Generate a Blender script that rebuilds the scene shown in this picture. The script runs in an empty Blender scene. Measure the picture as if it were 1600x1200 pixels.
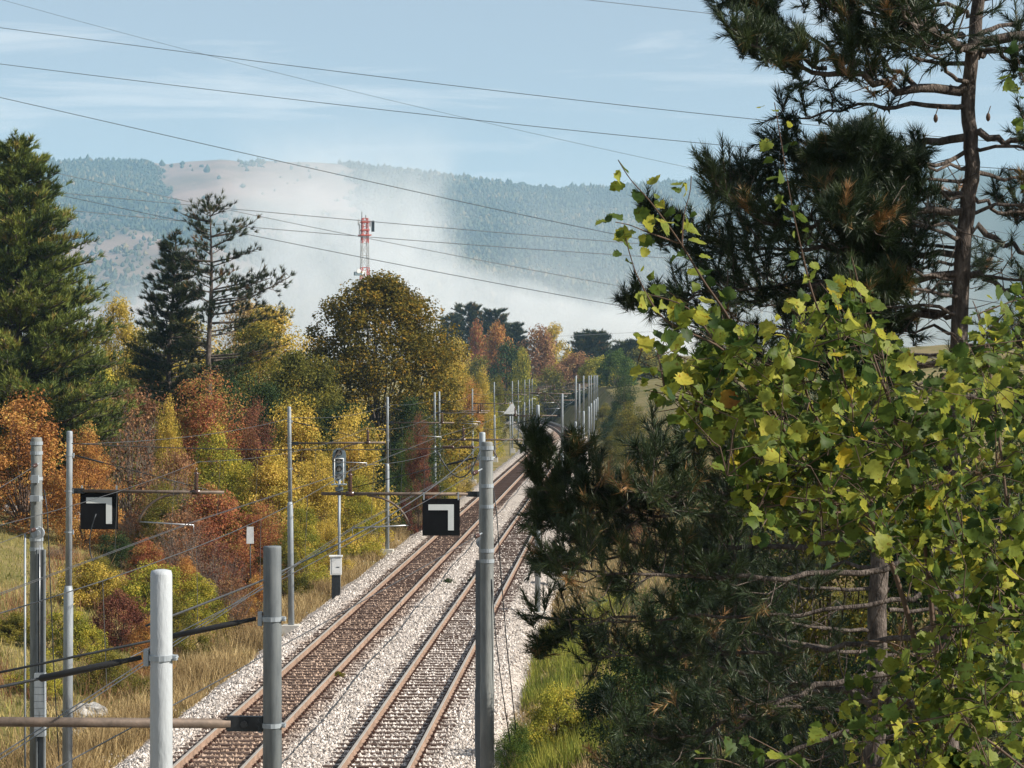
import bpy, math
import numpy as np
from mathutils import Vector, Matrix

# ------------------------------------------------------------------ camera, sky, sun, exposure
F = 3560.0          # focal length in pixels of the 1600 px wide photograph
CAMZ = 8.5          # eye height above the rail heads
HOR = 585.0         # horizon row
sc = bpy.context.scene
COL = sc.collection
cam_d = bpy.data.cameras.new('camera'); cam = bpy.data.objects.new('camera', cam_d); COL.objects.link(cam)
cam_d.sensor_width = 36.0; cam_d.lens = F / 1600 * 36.0
cam_d.shift_y = -(600 - HOR) / 1600
cam_d.clip_start = 0.1; cam_d.clip_end = 60000
cam.location = (0, 0, CAMZ); cam.rotation_euler = (math.pi / 2, 0, 0)
sc.camera = cam

SUN_EL, SUN_AZ = math.radians(34), math.radians(103)     # azimuth from +Y towards +X
world = bpy.data.worlds.new('World'); sc.world = world; world.use_nodes = True
wn, wl = world.node_tree.nodes, world.node_tree.links
wn.clear()
w_out = wn.new('ShaderNodeOutputWorld'); w_bg = wn.new('ShaderNodeBackground')
sky = wn.new('ShaderNodeTexSky'); sky.sky_type = 'NISHITA'; sky.sun_disc = False
sky.sun_elevation = SUN_EL; sky.sun_rotation = SUN_AZ
sky.altitude = 600; sky.air_density = 1.0; sky.dust_density = 0.25; sky.ozone_density = 2.5
w_tc = wn.new('ShaderNodeTexCoord')
w_map = wn.new('ShaderNodeMapping'); w_map.inputs['Scale'].default_value = (5.0, 5.0, 46.0); w_map.inputs['Rotation'].default_value = (0.0, 0.09, 0.0)
w_map.inputs['Location'].default_value = (0.4, 0.0, 1.3)
w_noise = wn.new('ShaderNodeTexNoise'); w_noise.inputs['Scale'].default_value = 1.0; w_noise.inputs['Detail'].default_value = 7; w_noise.inputs['Roughness'].default_value = 0.62
w_noise.inputs['Distortion'].default_value = 0.6
w_ramp = wn.new('ShaderNodeValToRGB'); w_ramp.color_ramp.elements[0].position = 0.52; w_ramp.color_ramp.elements[1].position = 0.66
w_ramp.color_ramp.elements[0].color = (0.33, 0.33, 0.33, 1); w_ramp.color_ramp.elements[1].color = (0.72, 0.72, 0.72, 1)
w_mix = wn.new('ShaderNodeMix'); w_mix.data_type = 'RGBA'
w_tint = wn.new('ShaderNodeMix'); w_tint.data_type = 'RGBA'; w_tint.blend_type = 'MULTIPLY'
w_tint.inputs['Factor'].default_value = 1.0; w_tint.inputs['B'].default_value = (0.90, 0.97, 1.0, 1)
wl.new(w_tc.outputs['Generated'], w_map.inputs['Vector']); wl.new(w_map.outputs['Vector'], w_noise.inputs['Vector'])
wl.new(w_noise.outputs['Fac'], w_ramp.inputs['Fac']); wl.new(sky.outputs['Color'], w_tint.inputs['A'])
wl.new(w_tint.outputs['Result'], w_mix.inputs['A']); w_mix.inputs['B'].default_value = (10.0, 10.2, 10.3, 1)
wl.new(w_ramp.outputs['Color'], w_mix.inputs['Factor']); wl.new(w_mix.outputs['Result'], w_bg.inputs['Color'])
w_bg.inputs['Strength'].default_value = 0.050
wl.new(w_bg.outputs['Background'], w_out.inputs['Surface'])

sun_d = bpy.data.lights.new('sun', 'SUN'); sun = bpy.data.objects.new('sun', sun_d); COL.objects.link(sun)
sun_d.energy = 4.9; sun_d.angle = math.radians(0.55); sun_d.color = (1.0, 0.93, 0.82)
sdir = Vector((math.sin(SUN_AZ) * math.cos(SUN_EL), math.cos(SUN_AZ) * math.cos(SUN_EL), math.sin(SUN_EL)))
sun.rotation_euler = sdir.to_track_quat('Z', 'Y').to_euler()
sun.location = (60, -10, 60)

sc.view_settings.view_transform = 'Standard'; sc.view_settings.look = 'None'
sc.view_settings.exposure = 0.86; sc.view_settings.gamma = 1.0
cy = sc.cycles
cy.use_denoising = True
try: cy.denoiser = 'OPENIMAGEDENOISE'
except Exception: pass
cy.max_bounces = 6; cy.diffuse_bounces = 3; cy.glossy_bounces = 2; cy.transmission_bounces = 4
cy.transparent_max_bounces = 6; cy.volume_bounces = 2
cy.caustics_reflective = False; cy.caustics_refractive = False
cy.sample_clamp_indirect = 6.0
cy.volume_step_rate = 1.0; cy.volume_max_steps = 96

# ------------------------------------------------------------------ helpers
def at(px, py, Y):
    return Vector(((px - 800) / F * Y, Y, CAMZ - (py - HOR) / F * Y))
TH = 165.0 / F                         # heading of the straight track, X per Y
def dev(Y): return np.maximum(0.0, np.asarray(Y, float) - 245.0) ** 2 / 3440.0
def xt(x0, Y): return x0 + TH * np.asarray(Y, float) - dev(Y)
def heading(Y): return math.atan(TH - 2 * max(0.0, Y - 245.0) / 3440.0)
C_L, C_R, C_M = -8.89, -5.27, -7.08    # centre lines: one track, other track, middle

def vnoise(x, y, s=0):
    return (np.sin(x * 1.0 + 1.7 * s + 2.1 * np.sin(y * .7 + s)) + np.sin(y * 1.3 - .9 * s + 1.6 * np.sin(x * .9 + 2 * s))
            + .6 * np.sin(x * 2.3 + y * 1.9 + s) + .6 * np.sin(x * 1.7 - y * 2.7 + 3 * s)) / 3.2
def sstep(a, b, x):
    t = np.clip((x - a) / (b - a), 0, 1); return t * t * (3 - 2 * t)
def gz(X, Y):
    X = np.asarray(X, float); Y = np.asarray(Y, float)
    u = X - xt(C_M, Y)
    z = -0.62 + 0 * X
    left = np.maximum(0, -u - 5.0)
    z = z + (.2 * np.clip(left - 1.8, 0, 16) + .05 * np.clip(left - 17.8, 0, 30)) * (1 - .6 * sstep(200, 300, Y)) + 3.0 * sstep(45, 160, left) + 6.0 * sstep(160, 420, Y) * sstep(6, 40, left)
    r = np.maximum(0, u - 4.4)
    far = sstep(300, 400, Y)
    bank = 0.42 * np.minimum(r, 4) + 0.30 * np.clip(r - 4, 0, 12)
    steep = np.minimum(1.15 * r, 7.0) + .12 * np.clip(r - 6, 0, 60)
    z = z + bank * (1 - far) + steep * far
    z = z + vnoise(X * .35, Y * .35, 1) * .10 * np.clip((np.abs(u) - 4.6) / 3, 0, 1) + vnoise(X * .05, Y * .05, 2) * .45 * np.clip((np.abs(u) - 8) / 20, 0, 1)
    return z
def on_ground(px, Y):
    X = (px - 800) / F * Y
    return Vector((X, Y, float(gz(X, Y))))

def mesh_from(name, V, faces_flat, loop_counts, smooth=False, attr=None):
    me = bpy.data.meshes.new(name)
    V = np.asarray(V, np.float32); faces_flat = np.asarray(faces_flat, np.int32); loop_counts = np.asarray(loop_counts, np.int32)
    me.vertices.add(len(V)); me.vertices.foreach_set('co', V.ravel())
    me.loops.add(len(faces_flat)); me.loops.foreach_set('vertex_index', faces_flat)
    me.polygons.add(len(loop_counts))
    starts = np.zeros(len(loop_counts), np.int32); starts[1:] = np.cumsum(loop_counts)[:-1]
    me.polygons.foreach_set('loop_start', starts)
    me.update(calc_edges=True)
    me.polygons.foreach_set('use_smooth', np.full(len(loop_counts), smooth, bool))
    if attr is not None:
        a = me.attributes.new('rnd', 'FLOAT', 'POINT'); a.data.foreach_set('value', np.asarray(attr, np.float32))
    me.validate()
    return me

def link(name, me, mat=None, parent=None, **props):
    o = bpy.data.objects.new(name, me); COL.objects.link(o)
    if mat is not None and me is not None and len(me.materials) == 0: me.materials.append(mat)
    if parent is not None: o.parent = parent
    for k, v in props.items(): o[k] = v
    return o
def empty(name, loc, rz=0, **props):
    o = bpy.data.objects.new(name, None); COL.objects.link(o); o.location = loc; o.rotation_euler = (0, 0, rz)
    o.empty_display_size = .3
    for k, v in props.items(): o[k] = v
    return o
def copy_tree(o, parent=None):
    c = o.copy(); COL.objects.link(c); c.parent = parent
    for ch in list(o.children): copy_tree(ch, c)
    return c

class MB:
    def __init__(s): s.V = []; s.Fc = []; s.n = 0
    def add(s, V, faces):
        s.V.append(np.asarray(V, float)); s.Fc += [tuple(i + s.n for i in f) for f in faces]; s.n += len(V); return s
    def tube(s, pts, rad, sides=8, caps=True):
        pts = [Vector(p) for p in pts]; n = len(pts)
        rad = [rad] * n if np.isscalar(rad) else list(rad)
        V = []; ref = None
        for i, p in enumerate(pts):
            t = (pts[min(i + 1, n - 1)] - pts[max(i - 1, 0)])
            if t.length < 1e-9: t = Vector((0, 0, 1))
            t.normalize()
            if ref is None:
                ref = Vector((0, 0, 1)) if abs(t.z) < .9 else Vector((1, 0, 0))
            a = t.cross(ref); a.normalize(); b = a.cross(t); b.normalize(); ref = b
            for k in range(sides):
                an = 2 * math.pi * k / sides
                V.append(p + (a * math.cos(an) + b * math.sin(an)) * rad[i])
        Fc = []
        for i in range(n - 1):
            for k in range(sides):
                k2 = (k + 1) % sides
                Fc.append((i * sides + k, i * sides + k2, (i + 1) * sides + k2, (i + 1) * sides + k))
        if caps:
            Fc.append(tuple(range(sides - 1, -1, -1))); Fc.append(tuple((n - 1) * sides + k for k in range(sides)))
        return s.add(V, Fc)
    def box(s, c, size, rz=0.0, taper=1.0):
        hx, hy, hz = [q / 2 for q in size]; cs, sn = math.cos(rz), math.sin(rz); V = []
        for z, k in ((-hz, 1.0), (hz, taper)):
            for x, y in ((-hx, -hy), (hx, -hy), (hx, hy), (-hx, hy)):
                x, y = x * k, y * k
                V.append((c[0] + x * cs - y * sn, c[1] + x * sn + y * cs, c[2] + z))
        return s.add(V, [(3, 2, 1, 0), (4, 5, 6, 7), (0, 1, 5, 4), (1, 2, 6, 5), (2, 3, 7, 6), (3, 0, 4, 7)])
    def me(s, name, smooth=False):
        V = np.concatenate([np.asarray(v, float).reshape(-1, 3) for v in s.V])
        return mesh_from(name, V, [i for f in s.Fc for i in f], [len(f) for f in s.Fc], smooth)
    def build(s, name, mat, parent=None, smooth=False, **props):
        return link(name, s.me(name, smooth), mat, parent, **props)

# ------------------------------------------------------------------ materials
def mat_new(name):
    m = bpy.data.materials.new(name); m.use_nodes = True
    nt = m.node_tree; nt.nodes.clear()
    out = nt.nodes.new('ShaderNodeOutputMaterial'); bs = nt.nodes.new('ShaderNodeBsdfPrincipled')
    nt.links.new(bs.outputs['BSDF'], out.inputs['Surface'])
    return m, nt, bs, out
def ramp(nt, stops, interp='LINEAR'):
    r = nt.nodes.new('ShaderNodeValToRGB'); cr = r.color_ramp; cr.interpolation = interp
    while len(cr.elements) < len(stops): cr.elements.new(.5)
    for e, (p, c) in zip(cr.elements, stops): e.position = p; e.color = (*c, 1)
    return r
def noise_mat(name, stops, scale=6.0, detail=5, rough=.75, metal=0.0, bump=.15, bscale=None, stretch=(1, 1, 1), spec=.4, bdist=.02):
    m, nt, bs, out = mat_new(name)
    tc = nt.nodes.new('ShaderNodeTexCoord'); mp = nt.nodes.new('ShaderNodeMapping'); mp.inputs['Scale'].default_value = stretch
    no = nt.nodes.new('ShaderNodeTexNoise'); no.inputs['Scale'].default_value = scale; no.inputs['Detail'].default_value = detail; no.inputs['Roughness'].default_value = .65
    rp = ramp(nt, stops)
    nt.links.new(tc.outputs['Object'], mp.inputs['Vector']); nt.links.new(mp.outputs['Vector'], no.inputs['Vector'])
    nt.links.new(no.outputs['Fac'], rp.inputs['Fac']); nt.links.new(rp.outputs['Color'], bs.inputs['Base Color'])
    bs.inputs['Roughness'].default_value = rough; bs.inputs['Metallic'].default_value = metal
    bs.inputs['Specular IOR Level'].default_value = spec
    if bump:
        n2 = nt.nodes.new('ShaderNodeTexNoise'); n2.inputs['Scale'].default_value = bscale or scale * 4; n2.inputs['Detail'].default_value = 4
        nt.links.new(mp.outputs['Vector'], n2.inputs['Vector'])
        bu = nt.nodes.new('ShaderNodeBump'); bu.inputs['Strength'].default_value = bump; bu.inputs['Distance'].default_value = bdist
        nt.links.new(n2.outputs['Fac'], bu.inputs['Height']); nt.links.new(bu.outputs['Normal'], bs.inputs['Normal'])
    return m
def leaf_mat(name, stops, trans=.35, rough=.7, spec=.12, patch=0.0):
    """leaf colour from a per-leaf random number; a share of the light passes through the leaf"""
    m, nt, bs, out = mat_new(name)
    at_ = nt.nodes.new('ShaderNodeAttribute'); at_.attribute_name = 'rnd'
    oi = nt.nodes.new('ShaderNodeObjectInfo')
    md = nt.nodes.new('ShaderNodeMath'); md.operation = 'MULTIPLY_ADD'; md.inputs[1].default_value = .16; md.inputs[2].default_value = -.08
    ad = nt.nodes.new('ShaderNodeMath'); ad.operation = 'ADD'; ad.use_clamp = True
    nt.links.new(oi.outputs['Random'], md.inputs[0]); nt.links.new(md.outputs[0], ad.inputs[0]); nt.links.new(at_.outputs['Fac'], ad.inputs[1])
    rp = ramp(nt, stops); nt.links.new(ad.outputs[0], rp.inputs['Fac'])
    nt.links.new(rp.outputs['Color'], bs.inputs['Base Color'])
    bs.inputs['Roughness'].default_value = rough; bs.inputs['Specular IOR Level'].default_value = spec
    if trans > 0:
        tr = nt.nodes.new('ShaderNodeBsdfTranslucent'); mx = nt.nodes.new('ShaderNodeMixShader'); mx.inputs[0].default_value = trans
        nt.links.new(rp.outputs['Color'], tr.inputs['Color'])
        nt.links.new(bs.outputs['BSDF'], mx.inputs[1]); nt.links.new(tr.outputs['BSDF'], mx.inputs[2]); nt.links.new(mx.outputs[0], out.inputs['Surface'])
    return m

M = {}
M['galv'] = noise_mat('galvanised_steel', [(.28, (.16, .17, .18)), (.42, (.27, .30, .33)), (.7, (.36, .395, .42))], 13, rough=.6, metal=.3, bump=.1, spec=.4, stretch=(1, 1, .14))
M['white_paint'] = noise_mat('flaking_white_paint', [(.28, (.42, .46, .48)), (.4, (.36, .385, .41)), (.75, (.42, .445, .465))], 16, rough=.6, bump=.8, bscale=30, bdist=.008, stretch=(1, 1, .3))
M['pole_grey'] = noise_mat('weathered_grey_steel', [(.3, (.09, .105, .115)), (.5, (.14, .155, .165)), (.75, (.18, .195, .195))], 20, rough=.7, bump=.2, bscale=60, bdist=.004, stretch=(1, 1, .16))
M['concrete_pole'] = noise_mat('weathered_mast', [(.25, (.10, .105, .105)), (.55, (.18, .19, .185)), (.8, (.27, .26, .24))], 9, rough=.8, bump=.3, stretch=(1, 1, .2))
M['boom'] = noise_mat('rusty_brown_tube', [(.3, (.07, .055, .045)), (.6, (.16, .12, .095)), (.8, (.24, .17, .12))], 7, rough=.65, metal=.3, bump=.1)
M['dark_steel'] = noise_mat('dark_steel', [(.3, (.02, .022, .025)), (.7, (.05, .055, .06))], 8, rough=.5, metal=.5, bump=.05)
M['wire'] = noise_mat('wire_metal', [(.3, (.07, .07, .075)), (.7, (.13, .13, .13))], 3, rough=.45, metal=.6, bump=0)
M['alu_wire'] = noise_mat('aluminium_wire', [(.3, (.30, .31, .33)), (.7, (.42, .43, .45))], 3, rough=.4, metal=.7, bump=0)
M['sky_wire'] = noise_mat('power_line_metal', [(.3, (.16, .18, .20)), (.7, (.24, .26, .28))], 3, rough=.4, metal=.7, bump=0)
M['insul'] = noise_mat('brown_porcelain', [(.3, (.045, .022, .016)), (.7, (.08, .04, .03))], 8, rough=.25, bump=0, spec=.6)
M['rail'] = noise_mat('rail_rust', [(.3, (.15, .10, .07)), (.55, (.27, .18, .13)), (.8, (.37, .265, .20))], 3, rough=.8, bump=.1)
M['railhead'] = noise_mat('rail_head_worn', [(.3, (.42, .37, .31)), (.7, (.56, .50, .43))], 2, rough=.45, metal=.5, bump=0)
M['sleeper'] = noise_mat('creosoted_oak', [(.3, (.030, .016, .011)), (.55, (.065, .034, .022)), (.8, (.11, .06, .04))], 3, rough=.85, bump=.5, stretch=(1, 9, 4))
M['fast'] = noise_mat('rusty_fastening', [(.3, (.035, .015, .01)), (.7, (.09, .035, .02))], 9, rough=.8, bump=.2)
M['concrete'] = noise_mat('pale_concrete', [(.3, (.42, .40, .36)), (.7, (.60, .57, .52))], 3, rough=.9, bump=.3)
M['rock'] = noise_mat('limestone', [(.3, (.12, .12, .115)), (.48, (.30, .29, .275)), (.7, (.50, .48, .45))], 2.4, rough=.9, bump=.8, bdist=.08)
M['black_board'] = noise_mat('black_enamel', [(.3, (.008, .008, .009)), (.7, (.014, .014, .015))], 3, rough=.9, bump=0, spec=.05)
M['mark'] = noise_mat('reflective_white', [(.3, (.56, .59, .58)), (.7, (.66, .68, .67))], 4, rough=.5, bump=0)
M['signal_grey'] = noise_mat('signal_grey', [(.3, (.14, .19, .22)), (.7, (.20, .25, .28))], 4, rough=.6, bump=.05)
M['lens'] = noise_mat('lens_glass', [(.3, (.46, .46, .44)), (.7, (.60, .60, .58))], 8, rough=.2, bump=0, spec=.6)
M['visor'] = noise_mat('black_visor', [(.3, (.012, .012, .013)), (.7, (.02, .02, .02))], 8, rough=.6, bump=0)
M['white_steel'] = noise_mat('white_steel', [(.3, (.62, .63, .63)), (.7, (.76, .77, .76))], 5, rough=.5, bump=.05)
M['mast_white'] = noise_mat('weathered_white_steel', [(.3, (.36, .37, .38)), (.7, (.52, .53, .53))], 3, rough=.6, bump=0)
M['red_steel'] = noise_mat('red_steel', [(.3, (.38, .05, .03)), (.7, (.50, .09, .06))], 3, rough=.6, bump=0)
M['bark'] = noise_mat('grey_bark', [(.3, (.045, .036, .03)), (.6, (.12, .10, .085)), (.85, (.20, .17, .145))], 3.5, rough=.95, bump=1.0, stretch=(2.2, 2.2, .7), bdist=.05)
M['pine_bark'] = noise_mat('pine_bark', [(.32, (.022, .017, .015)), (.5, (.085, .066, .055)), (.72, (.20, .165, .14))], 9, rough=.95, bump=1.0, stretch=(1.6, 1.6, .6), bdist=.03)
M['twig'] = noise_mat('brown_twig', [(.3, (.055, .035, .025)), (.7, (.13, .085, .06))], 5, rough=.9, bump=.3)
M['pale_twig'] = noise_mat('pale_twig', [(.3, (.14, .11, .09)), (.7, (.27, .22, .18))], 5, rough=.9, bump=.3)

# foliage palettes: (position, colour) along the per-leaf random number
L = {}
L['gold'] = leaf_mat('golden_leaves', [(.0, (0.122, 0.110, 0.022)), (.25, (0.293, 0.244, 0.043)), (.55, (0.561, 0.409, 0.073)), (.82, (0.708, 0.525, 0.122)), (1, (0.464, 0.256, 0.073))])
L['yellowgreen'] = leaf_mat('yellow_green_leaves', [(.0, (0.075, 0.100, 0.018)), (.4, (0.225, 0.237, 0.037)), (.7, (0.450, 0.400, 0.056)), (1, (0.650, 0.475, 0.075))])
L['orange'] = leaf_mat('orange_leaves', [(.0, (0.150, 0.069, 0.031)), (.35, (0.400, 0.175, 0.056)), (.65, (0.575, 0.306, 0.088)), (.85, (0.600, 0.413, 0.112)), (1, (0.300, 0.263, 0.075))])
L['red'] = leaf_mat('red_leaves', [(.0, (0.121, 0.047, 0.027)), (.3, (0.297, 0.101, 0.054)), (.55, (0.459, 0.176, 0.074)), (.75, (0.378, 0.257, 0.081)), (1, (0.270, 0.257, 0.061))])
L['wine'] = leaf_mat('wine_red_leaves', [(.0, (0.065, 0.029, 0.021)), (.4, (0.169, 0.058, 0.042)), (.7, (0.273, 0.117, 0.065)), (1, (0.351, 0.221, 0.078))])
L['brown'] = leaf_mat('brown_leaves', [(.0, (0.114, 0.057, 0.033)), (.4, (0.277, 0.138, 0.073)), (.75, (0.406, 0.227, 0.114)), (1, (0.455, 0.325, 0.114))])
L['olive'] = leaf_mat('olive_leaves', [(.0, (0.046, 0.054, 0.014)), (.4, (0.132, 0.132, 0.027)), (.75, (0.232, 0.201, 0.034)), (1, (0.373, 0.265, 0.039))])
L['linden'] = leaf_mat('olive_brown_leaves', [(.0, (0.044, 0.039, 0.010)), (.35, (0.109, 0.097, 0.016)), (.65, (0.197, 0.147, 0.022)), (.85, (0.296, 0.186, 0.024)), (1, (0.393, 0.218, 0.028))], trans=.3)
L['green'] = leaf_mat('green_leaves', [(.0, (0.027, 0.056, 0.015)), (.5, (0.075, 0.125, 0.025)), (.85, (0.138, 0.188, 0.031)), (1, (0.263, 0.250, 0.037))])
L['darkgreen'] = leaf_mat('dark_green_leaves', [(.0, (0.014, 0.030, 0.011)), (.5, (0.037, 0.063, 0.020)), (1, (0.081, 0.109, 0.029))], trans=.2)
L['pale'] = leaf_mat('pale_buff_leaves', [(.0, (0.228, 0.152, 0.063)), (.5, (0.430, 0.304, 0.127)), (1, (0.582, 0.430, 0.177))])
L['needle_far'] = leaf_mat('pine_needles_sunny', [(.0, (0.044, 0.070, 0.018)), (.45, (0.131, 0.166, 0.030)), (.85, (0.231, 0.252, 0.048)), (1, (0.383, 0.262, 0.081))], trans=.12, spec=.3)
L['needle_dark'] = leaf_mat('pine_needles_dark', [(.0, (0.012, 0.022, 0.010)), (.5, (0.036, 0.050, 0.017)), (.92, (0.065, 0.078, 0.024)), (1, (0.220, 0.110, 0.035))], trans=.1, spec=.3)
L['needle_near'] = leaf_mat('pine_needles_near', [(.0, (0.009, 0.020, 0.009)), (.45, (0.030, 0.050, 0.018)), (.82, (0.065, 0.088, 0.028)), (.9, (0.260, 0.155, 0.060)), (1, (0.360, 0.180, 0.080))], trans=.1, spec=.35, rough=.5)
L['poplar'] = leaf_mat('poplar_leaves', [(.0, (0.035, 0.070, 0.020)), (.3, (0.085, 0.130, 0.025)), (.55, (0.210, 0.250, 0.040)), (.78, (0.400, 0.390, 0.060)), (.92, (0.560, 0.420, 0.040)), (1, (0.360, 0.160, 0.050))], trans=.48, rough=.55, spec=.2)
L['drygrass'] = leaf_mat('dry_grass', [(.0, (0.130, 0.085, 0.039)), (.4, (0.299, 0.208, 0.098)), (.75, (0.442, 0.325, 0.156)), (1, (0.572, 0.455, 0.247))], trans=.25)
L['grass'] = leaf_mat('meadow_grass', [(.0, (0.077, 0.091, 0.025)), (.4, (0.196, 0.196, 0.049)), (.7, (0.364, 0.294, 0.098)), (1, (0.532, 0.406, 0.168))], trans=.25)
L['lushgrass'] = leaf_mat('lush_grass', [(.0, (0.065, 0.098, 0.019)), (.5, (0.195, 0.221, 0.036)), (1, (0.442, 0.403, 0.078))], trans=.3)
nt = L['poplar'].node_tree; bsn = next(q for q in nt.nodes if q.type == 'BSDF_PRINCIPLED'); trn = next(q for q in nt.nodes if q.type == 'BSDF_TRANSLUCENT'); rpn = next(q for q in nt.nodes if q.type == 'VALTORGB')
ge = nt.nodes.new('ShaderNodeNewGeometry'); nz = nt.nodes.new('ShaderNodeTexNoise'); nz.inputs['Scale'].default_value = 75; nz.inputs['Detail'].default_value = 4; nt.links.new(ge.outputs['Position'], nz.inputs['Vector'])
rz_ = ramp(nt, [(.36, (.78, .78, .72)), (.5, (1, 1, 1)), (.60, (1.0, .98, .9)), (.68, (.62, .40, .22))]); nt.links.new(nz.outputs['Fac'], rz_.inputs['Fac'])
mzx = nt.nodes.new('ShaderNodeMix'); mzx.data_type = 'RGBA'; mzx.blend_type = 'MULTIPLY'; mzx.inputs['Factor'].default_value = 1
nt.links.new(rpn.outputs['Color'], mzx.inputs['A']); nt.links.new(rz_.outputs['Color'], mzx.inputs['B']); nt.links.new(mzx.outputs['Result'], bsn.inputs['Base Color']); nt.links.new(mzx.outputs['Result'], trn.inputs['Color'])
M_FARTREE = leaf_mat('far_tree', [(.0, (.012, .022, .012)), (.6, (.045, .056, .024)), (1, (.17, .12, .05))], trans=0)

# ground
m, nt, bs, out = mat_new('ground_soil')
tc = nt.nodes.new('ShaderNodeTexCoord'); no = nt.nodes.new('ShaderNodeTexNoise'); no.inputs['Scale'].default_value = .22; no.inputs['Detail'].default_value = 9; no.inputs['Roughness'].default_value = .7
rp = ramp(nt, [(.3, (.06, .06, .02)), (.45, (.15, .13, .045)), (.6, (.22, .17, .08)), (.75, (.16, .11, .055))])
n2 = nt.nodes.new('ShaderNodeTexNoise'); n2.inputs['Scale'].default_value = 4; n2.inputs['Detail'].default_value = 6
bu = nt.nodes.new('ShaderNodeBump'); bu.inputs['Strength'].default_value = .8; bu.inputs['Distance'].default_value = .15
nt.links.new(tc.outputs['Object'], no.inputs['Vector']); nt.links.new(no.outputs['Fac'], rp.inputs['Fac']); nt.links.new(rp.outputs['Color'], bs.inputs['Base Color'])
nt.links.new(tc.outputs['Object'], n2.inputs['Vector']); nt.links.new(n2.outputs['Fac'], bu.inputs['Height']); nt.links.new(bu.outputs['Normal'], bs.inputs['Normal'])
bs.inputs['Roughness'].default_value = 1.0; bs.inputs['Specular IOR Level'].default_value = .1
M['ground'] = m
# ballast: pale pinkish limestone, stained by rust and brake dust along one track
def ballast_mat(name, per_stone):
    m, nt, bs, out = mat_new(name)
    tc = nt.nodes.new('ShaderNodeTexCoord')
    if per_stone:
        a = nt.nodes.new('ShaderNodeAttribute'); a.attribute_name = 'rnd'; fac = a.outputs['Fac']
        rp = ramp(nt, [(.0, (.15, .13, .115)), (.25, (.38, .335, .30)), (.6, (.56, .505, .46)), (1, (.74, .685, .635))])
    else:
        v = nt.nodes.new('ShaderNodeTexVoronoi'); v.inputs['Scale'].default_value = 15
        nt.links.new(tc.outputs['Object'], v.inputs['Vector'])
        sx = nt.nodes.new('ShaderNodeSeparateColor'); nt.links.new(v.outputs['Color'], sx.inputs['Color']); fac = sx.outputs[0]
        rp = ramp(nt, [(.0, (.14, .12, .105)), (.3, (.36, .31, .27)), (.7, (.55, .485, .43)), (1, (.72, .65, .59))])
        bu = nt.nodes.new('ShaderNodeBump'); bu.inputs['Strength'].default_value = 1.0; bu.inputs['Distance'].default_value = .05; bu.invert = True
        nt.links.new(v.outputs['Distance'], bu.inputs['Height']); nt.links.new(bu.outputs['Normal'], bs.inputs['Normal'])
    nt.links.new(fac, rp.inputs['Fac'])
    # rust stain strength from the distance to the stained track's centre line
    sp = nt.nodes.new('ShaderNodeSeparateXYZ'); nt.links.new(tc.outputs['Object'], sp.inputs[0])
    m1 = nt.nodes.new('ShaderNodeMath'); m1.operation = 'MULTIPLY_ADD'; m1.inputs[1].default_value = -TH; nt.links.new(sp.outputs['Y'], m1.inputs[0]); nt.links.new(sp.outputs['X'], m1.inputs[2])
    m2 = nt.nodes.new('ShaderNodeMath'); m2.operation = 'SUBTRACT'; m2.inputs[1].default_value = C_L; nt.links.new(m1.outputs[0], m2.inputs[0])
    m3 = nt.nodes.new('ShaderNodeMath'); m3.operation = 'ABSOLUTE'; nt.links.new(m2.outputs[0], m3.inputs[0])
    n3 = nt.nodes.new('ShaderNodeTexNoise'); n3.inputs['Scale'].default_value = .55; n3.inputs['Detail'].default_value = 6; nt.links.new(tc.outputs['Object'], n3.inputs['Vector'])
    m4 = nt.nodes.new('ShaderNodeMath'); m4.operation = 'MULTIPLY_ADD'; m4.inputs[1].default_value = 1.3; nt.links.new(n3.outputs['Fac'], m4.inputs[0]); nt.links.new(m3.outputs[0], m4.inputs[2])
    r2 = ramp(nt, [(.0, (.95, .95, .95)), (.45, (.80, .80, .80)), (.70, (.0, .0, .0))])
    m5 = nt.nodes.new('ShaderNodeMath'); m5.operation = 'MULTIPLY'; m5.inputs[1].default_value = .33; nt.links.new(m4.outputs[0], m5.inputs[0]); nt.links.new(m5.outputs[0], r2.inputs['Fac'])
    mx = nt.nodes.new('ShaderNodeMix'); mx.data_type = 'RGBA'; mx.blend_type = 'MULTIPLY'; mx.inputs['B'].default_value = (.60, .45, .35, 1)
    nt.links.new(r2.outputs['Color'], mx.inputs['Factor']); nt.links.new(rp.outputs['Color'], mx.inputs['A']); nt.links.new(mx.outputs['Result'], bs.inputs['Base Color'])
    bs.inputs['Roughness'].default_value = .95; bs.inputs['Specular IOR Level'].default_value = .2
    return m
M['ballast'] = ballast_mat('ballast_bed', False); M['stones'] = ballast_mat('ballast_stone', True)

# ------------------------------------------------------------------ ground and mountain
def grid_mesh(name, X, Y, Z, smooth=True):
    ny, nx = X.shape
    V = np.stack([X, Y, Z], -1).reshape(-1, 3)
    i = np.arange(ny - 1)[:, None] * nx + np.arange(nx - 1)[None, :]
    q = np.stack([i, i + 1, i + nx + 1, i + nx], -1).reshape(-1)
    return mesh_from(name, V, q, np.full((ny - 1) * (nx - 1), 4), smooth)
ys = np.concatenate([np.arange(-30, 140, 1.6), np.arange(140, 320, 2.5), np.arange(320, 620, 5), np.geomspace(620, 9000, 50)])
us = np.concatenate([-np.geomspace(8000, 60, 36), np.arange(-58, -12, 2.0), np.arange(-12, 20, .55), np.arange(20, 60, 2.5), np.geomspace(62, 8000, 36)])
YY, UU = np.meshgrid(ys, us, indexing='ij')
XX = UU + xt(C_M, np.minimum(YY, 700)) 
ZZ = gz(XX, np.minimum(YY, 700))
ZZ = ZZ + 25 * sstep(900, 3000, YY)
ground = link('ground', grid_mesh('ground', XX, YY, ZZ), M['ground'], kind='structure')

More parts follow.
